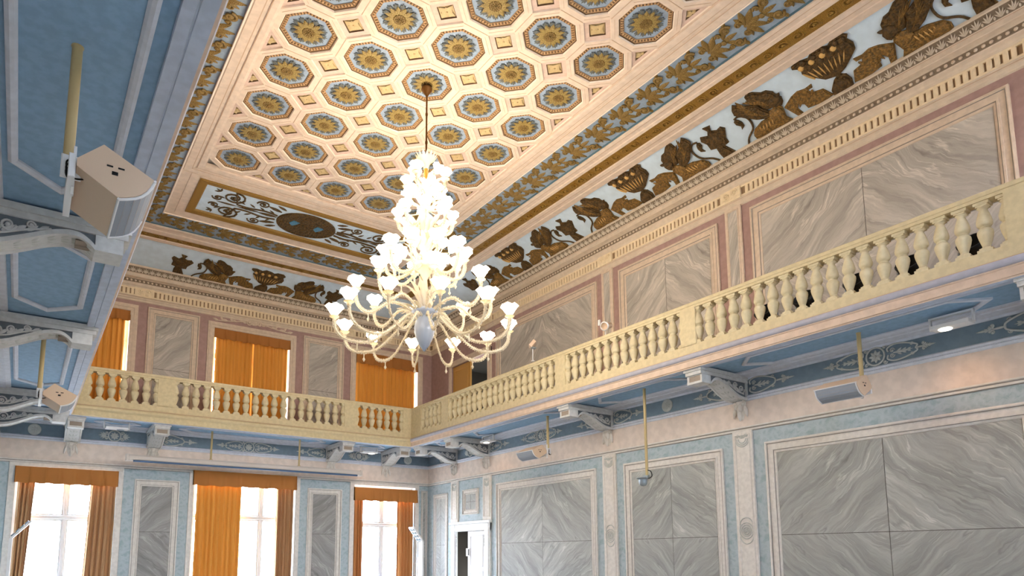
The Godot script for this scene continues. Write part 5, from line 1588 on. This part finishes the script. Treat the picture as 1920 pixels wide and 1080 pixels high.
# ---------------------------------------------------------------- doors
func doors() -> void:
	var D := hold(self, "door_1", Transform3D(SIDE, Vector3(XW, 0, 0)))
	struct(D, "white marble doorway with a leaf ajar showing a dark gap")
	var f := MB.new()
	for q in [[-10.23, -9.86], [-8.06, -7.72]]:
		f.cbox(Vector3(q[0], 0, 0), Vector3(q[1], 2.72, 0.07), 0.015)
		f.cbox(Vector3(q[0] + 0.06, 0, 0), Vector3(q[1] - 0.06, 2.66, 0.095), 0.015)
	f.cbox(Vector3(-10.23, 2.42, 0), Vector3(-7.72, 2.72, 0.08), 0.015)
	f.cbox(Vector3(-10.27, 2.66, 0), Vector3(-7.68, 2.76, 0.13), 0.015)
	put(D, "door_frame", f.done(M.door_marble))
	var l := MB.new()
	l.cbox(Vector3(-9.20, 0.02, -0.06), Vector3(-8.06, 2.42, -0.01), 0.008)
	l.ring(rect(-9.05, 1.2, -8.22, 2.28), [Vector2(0, -0.012), Vector2(0.02, 0.004), Vector2(0.05, 0.004), Vector2(0.06, -0.012)])
	l.ring(rect(-9.05, 0.2, -8.22, 1.05), [Vector2(0, -0.012), Vector2(0.02, 0.004), Vector2(0.05, 0.004), Vector2(0.06, -0.012)])
	var leaf := put(D, "door_leaf", l.done(M.white))
	var k := MB.new()
	k.cbox(Vector3(-9.26, 1.56, -0.03), Vector3(-9.04, 1.83, 0.03), 0.01)
	put(leaf, "lock_case", k.done(M.white))
	var kb := MB.new()
	kb.box(Vector3(-9.10, 1.59, 0.0), Vector3(-9.06, 1.80, 0.045))
	put(leaf, "handle", kb.done(M.black))
	var d := MB.new()       # passage behind
	d.box(Vector3(-10.0, 0, -0.46), Vector3(-9.87, 2.5, -0.01))
	d.box(Vector3(-9.87, 2.44, -0.46), Vector3(-8.0, 2.5, -0.07))
	d.box(Vector3(-10.3, 0, -1.9), Vector3(-7.6, 2.9, -1.8))
	d.box(Vector3(-10.3, 0, -1.8), Vector3(-10.0, 2.9, -0.46))
	d.box(Vector3(-7.9, 0, -1.8), Vector3(-7.6, 2.9, -0.46))
	d.box(Vector3(-10.3, 2.6, -1.8), Vector3(-7.6, 2.9, -0.46))
	put(D, "passage", d.done(M.dark_door))
	var U := hold(self, "door_2", Transform3D(SIDE, Vector3(XU, 0, 0)))
	struct(U, "upper doorway with an ochre leaf beside the dark opening, behind the balustrade")
	var o := MB.new()
	o.cbox(Vector3(-10.48, 5.73, -0.12), Vector3(-9.27, 8.60, -0.06), 0.01)
	o.ring(rect(-10.36, 7.4, -9.40, 8.45), [Vector2(0, -0.06), Vector2(0.03, -0.045), Vector2(0.06, -0.06)])
	put(U, "door_leaf", o.done(M.ochre))
	var p := MB.new()
	p.box(Vector3(-10.7, 5.5, -1.9), Vector3(-7.8, 8.9, -1.8))
	p.box(Vector3(-10.7, 5.5, -1.8), Vector3(-10.52, 8.9, -0.36))
	p.box(Vector3(-7.98, 5.5, -1.8), Vector3(-7.8, 8.9, -0.36))
	p.box(Vector3(-10.7, 8.62, -1.8), Vector3(-7.8, 8.9, -0.36))
	put(U, "passage", p.done(M.dark_door))

var MARBLE: ImageTexture
var MARBLE2: ImageTexture
const SKY_E := 5.2
const EXPO := 1.08
const BLOOM_E := 5.0
const LAMP_E := 0.56

func _ready() -> void:
	rng.seed = 20
	setup_view()
	MARBLE = marble_tex(900, 700, 11)
	MARBLE2 = marble_tex(900, 700, 47)
	setup_materials()
	# the shell
	var F := MB.new()
	F.box(Vector3(-XU - 0.4, -0.3, -ZW - 0.5), Vector3(XU + 0.4, 0, ZW + 0.5))
	struct(put(self, "floor", F.done(M.floor)), "wooden floor of the hall")
	build_ceiling()
	side_wall("wall_right", SIDE, 1.0, "long wall of grey veined marble panels below and pink framed panels above the gallery", [[-10.0, -7.95, 0.0, 2.5]], true)
	side_wall("wall_left", LEFT, -1.0, "plain long wall behind the near gallery", [], false)
	end_wall("wall_end", Basis(), -ZW, "end wall with two rows of three curtained windows", true)
	end_wall("wall_back", BACK, ZW, "back wall behind the viewpoint with slim openings added for fill daylight", false)
	cornice("trim_right", SIDE, Vector3(XU, 0, 0), ZW, Vector2(XU - 5.35, YC - 0.005), [-10.02, -7.95, -2.06, 2.06, 7.95], "cornice with fluted frieze and painted cove of bronze gryphons and urns along the long wall", [-5.0, 0.0, 5.0])
	cornice("trim_end", Basis(), Vector3(0, 0, -ZW), XU, Vector2(ZW - 10.28, YC - 0.005), [-4.95, -3.35, 3.35, 4.95], "cornice with fluted frieze and painted cove of bronze gryphons and urns over the end wall", [0.0])
	cornice("trim_left", LEFT, Vector3(-XU, 0, 0), ZW, Vector2(XU - 5.35, YC - 0.005), [], "cornice and cove over the near gallery", [])
	# stucco on the lower frieze
	var sf := stucco_full(); var sh := stucco_half(); var sw := stucco_wreath(); var sd := stucco_disc()
	var Wr := get_node("wall_right"); var We := get_node("wall_end")
	var yf := 5.20
	for c in [-5.0, 5.0]: put(Wr, "stucco_ornament", sf, mv(c, yf, 0.02))
	for q in [[-7.72, 1], [-2.27, -1], [-1.87, 1], [1.87, -1], [2.27, 1], [7.72, -1]]: put(Wr, "stucco_palmette", sh, mvs(q[0], yf, 0.02, Vector3(q[1] * 1.15, 1.12, 1)))
	put(Wr, "stucco_roundel", sd, mv(0, yf, 0.02)); put(Wr, "stucco_wreath", sw, mv(-8.97, yf, 0.02)); put(Wr, "stucco_roundel", sd, mv(-10.95, yf, 0.02)); put(Wr, "stucco_wreath", sw, mv(8.97, yf, 0.02))
	put(We, "stucco_ornament", sf, mv(0, yf - 0.02, 0.02))
	for q in [[-2.62, 1], [2.62, -1]]: put(We, "stucco_palmette", sh, mvs(q[0], yf - 0.02, 0.02, Vector3(q[1] * 1.1, 1.1, 1)))
	for s in [-1, 1]:
		put(We, "stucco_wreath", sw, mv(s * 3.88, yf - 0.02, 0.02)); put(We, "stucco_roundel", sd, mv(s * 5.85, yf - 0.02, 0.02))
	# windows
	var eo := Transform3D(Basis(), Vector3(0, 0, -ZW))
	window(1, -6.2, -3.72, 0.5, 4.2, [0.0], 2.74, eo, "tall white window between brown curtains at the end wall's outer bay")
	window(2, -1.63, 1.63, 0.5, 4.24, [-0.55, 0.55], 2.86, eo, "middle lower window of the end wall, half covered by an orange curtain")
	window(3, 3.72, 6.2, 0.5, 4.2, [0.0], 2.74, eo, "lower window near the corner of the end wall beside the white lamp")
	window(4, -6.26, -3.68, 6.2, 9.16, [0.0], 8.2, eo, "upper window behind drawn orange curtains above the near end of the balustrade")
	window(5, -1.26, 1.26, 6.2, 9.08, [0.0], 8.2, eo, "upper middle window behind drawn orange curtains")
	window(6, 3.68, 6.26, 6.2, 9.16, [0.0], 8.2, eo, "upper window behind drawn orange curtains next to the corner")
	doors()
	# galleries
	bracket_parts_shared = bracket_parts(); foot_shared = foot_mask()
	var bb := MB.new()
	bb.lathe(BALUSTER, 14)
	bb.box(Vector3(-0.10, 0.0, -0.085), Vector3(0.10, 0.05, 0.085)); bb.box(Vector3(-0.075, 0.05, -0.075), Vector3(0.075, 0.075, 0.075)); bb.box(Vector3(-0.10, 0.73, -0.085), Vector3(0.10, 0.78, 0.085)); bb.box(Vector3(-0.075, 0.705, -0.075), Vector3(0.075, 0.73, 0.075))
	baluster_shared = bb.done(M.baluster)
	var sg := [[-9.55, -8.13, 5], [-7.70, -2.26, 19], [-1.87, 1.87, 13], [2.26, 7.70, 19], [8.13, 9.55, 5]]
	var sp := [[-7.2, -2.75], [-1.5, 1.5], [2.75, 7.2], [-9.6, -8.35], [8.35, 9.6]]
	gallery(Basis(), Vector3(0, 0, -ZW), XW, 1.863, 5.0, [[-4.75, -3.04, 6], [-2.58, 2.58, 18], [3.04, 4.75, 6]], [-4.95, -2.83, 2.83, 4.95], [[-2.3, 2.3], [-4.5, -3.3], [3.3, 4.5]], "ochre balustraded gallery across the end wall below the orange curtains", true)
	gallery(SIDE, Vector3(XW, 0, 0), ZW, 1.77, 10.18, sg, PED, sp, "long cream balustraded gallery on scroll brackets along the marble-panelled wall", true)
	gallery(LEFT, Vector3(-XW, 0, 0), ZW, 1.77, 10.18, sg, PED, sp, "blue panelled underside and pale edge of the gallery close overhead", false, true)
	# curtains and valances
	var gv := "orange valances over the windows"; var gc := "orange curtains"
	valance("valance", -6.21, -3.71, 3.66, 4.12, 0.10, eo, "brown-orange pleated valance over the lower window farthest from the corner", gv, 1)
	valance("valance", -1.66, 1.62, 3.83, 4.30, 0.10, eo, "dark brown pleated valance over the wide middle lower window", gv, 2)
	valance("valance", 3.71, 6.25, 3.57, 4.05, 0.10, eo, "golden orange pleated valance over the lower window by the corner", gv, 3)
	var up := eo * mv(0, 0, -0.16)
	valance("valance", -6.26, -3.68, 8.80, 9.16, 0.16, up, "deep orange valance of the upper window cut off by the near gallery edge", gv, 4)
	valance("valance", -1.25, 1.25, 8.72, 9.08, 0.16, up, "deep orange valance of the upper middle window below the carved crest", gv, 5)
	valance("valance", 3.70, 6.25, 8.68, 9.15, 0.16, up, "deep orange valance of the upper window beside the corner, behind the chandelier", gv, 6)
	curtain(-6.12, -5.72, 0.4, 3.75, 3.5, 0.06, -0.08, eo, "narrow brown curtain at the outer side of the lower window farthest from the corner", gc, 11, -0.12, 1.0, "curtain_brown")
	curtain(-4.38, -3.74, 0.4, 3.75, 4.5, 0.06, -0.08, eo, "brown curtain at the pier side of the lower window farthest from the corner", gc, 12, 0.08, -1.0, "curtain_brown")
	curtain(-1.52, -0.14, 0.4, 3.9, 8.5, 0.06, -0.08, eo, "wide glowing orange curtain drawn over half of the middle lower window", gc, 13)
	curtain(1.0, 1.58, 0.4, 3.9, 4.5, 0.06, -0.08, eo, "grey-brown bunched curtain at the other edge of the middle lower window", gc, 14, 0.0, 0.0, "curtain_brown")
	curtain(3.76, 4.13, 0.4, 3.65, 3.5, 0.06, -0.08, eo, "narrow tan curtain on the pier side of the lower window by the corner", gc, 15, 0.0, 0.0, "curtain_tan")
	curtain(5.50, 6.18, 0.4, 3.65, 4.5, 0.06, -0.08, eo, "tan orange curtain on the corner side of the lower window by the corner", gc, 16, 0.0, 1.0, "curtain_tan")
	for q in [[-6.2, -5.0, 9.1, "outer drawn curtain of the upper window cut off by the near gallery edge", 21], [-4.97, -3.80, 9.1, "orange curtain with a bright gap beside it, upper window at the near gallery edge", 22], [-1.16, 0.015, 9.0, "orange curtain of the upper middle window, bright slit at its outer side", 23], [0.0, 1.19, 9.0, "orange curtain filling the chandelier-side half of the upper middle window", 24], [3.74, 4.93, 9.0, "orange curtain of the upper corner window, the half behind the chandelier arms", 25], [4.925, 6.15, 9.0, "orange curtain of the upper corner window, the half next to the corner", 26]]:
		curtain(q[0], q[1], 5.9, q[2], 7.5, 0.04, -0.14, eo, q[3], gc, q[4])
	chandelier()
	# fittings
	loudspeaker(-1.0, 5.10, 5.28, "big beige loudspeaker hung on a pole from the blue soffit close overhead")
	loudspeaker(-1.0, -3.40, -3.20, "smaller-looking beige loudspeaker farther along the near gallery, by the second bracket")
	loudspeaker(1.0, 4.95, 5.15, "beige loudspeaker with grey grille hanging before the large marble panel of the long wall")
	loudspeaker(1.0, -3.95, -3.58, "pale loudspeaker hanging nearer the corner on the long wall side")
	dome_camera()
	projection_screen()
	under_light(Vector3(6.05, 5.22, 6.55), PI / 2, "lit flood lamp under the long gallery beyond the beige loudspeaker", UNDER_E)
	under_light(Vector3(6.1, 5.22, -6.9), PI / 2, "small flood lamp under the long gallery by the second bracket from the corner", UNDER_E * 0.5)
	under_light(Vector3(-3.95, 5.22, -10.85), 0.0, "white box flood lamp under the end gallery near the near gallery", 0.0)
	under_light(Vector3(3.9, 5.22, -11.2), 0.0, "lit flood lamp under the end gallery between the two brackets nearest the corner", UNDER_E * 0.5)
	gallery_spot(Vector3(5.0, 7.2, -3.1), false, "square beige spotlight on a thin stand on the long gallery's handrail")
	gallery_spot(Vector3(5.25, 7.12, -0.55), true, "round beige spotlight with white rim on the long gallery's handrail")
	floor_lamp(Vector3(-6.16, 0, -10.9), -PI / 2, -0.72, "white tall floor lamp with a tilted spot panel before the outer lower window, seen edge-on")
	floor_lamp(Vector3(5.83, 0, -10.9), -PI / 2, 0.65, "white tall floor lamp with a tilted panel of spots before the window by the corner")
	for q in [[7.0, "first black uplight behind the balusters, nearest the pedestal"], [6.07, "second black uplight behind the balusters from the pedestal"], [5.17, "third black uplight behind the balusters, the middle one of five"], [4.19, "fourth black uplight behind the balusters from the pedestal"], [3.35, "fifth black uplight behind the balusters, farthest from the pedestal"]]: can_light(q[0], q[1])

const UNDER_E := 1.2
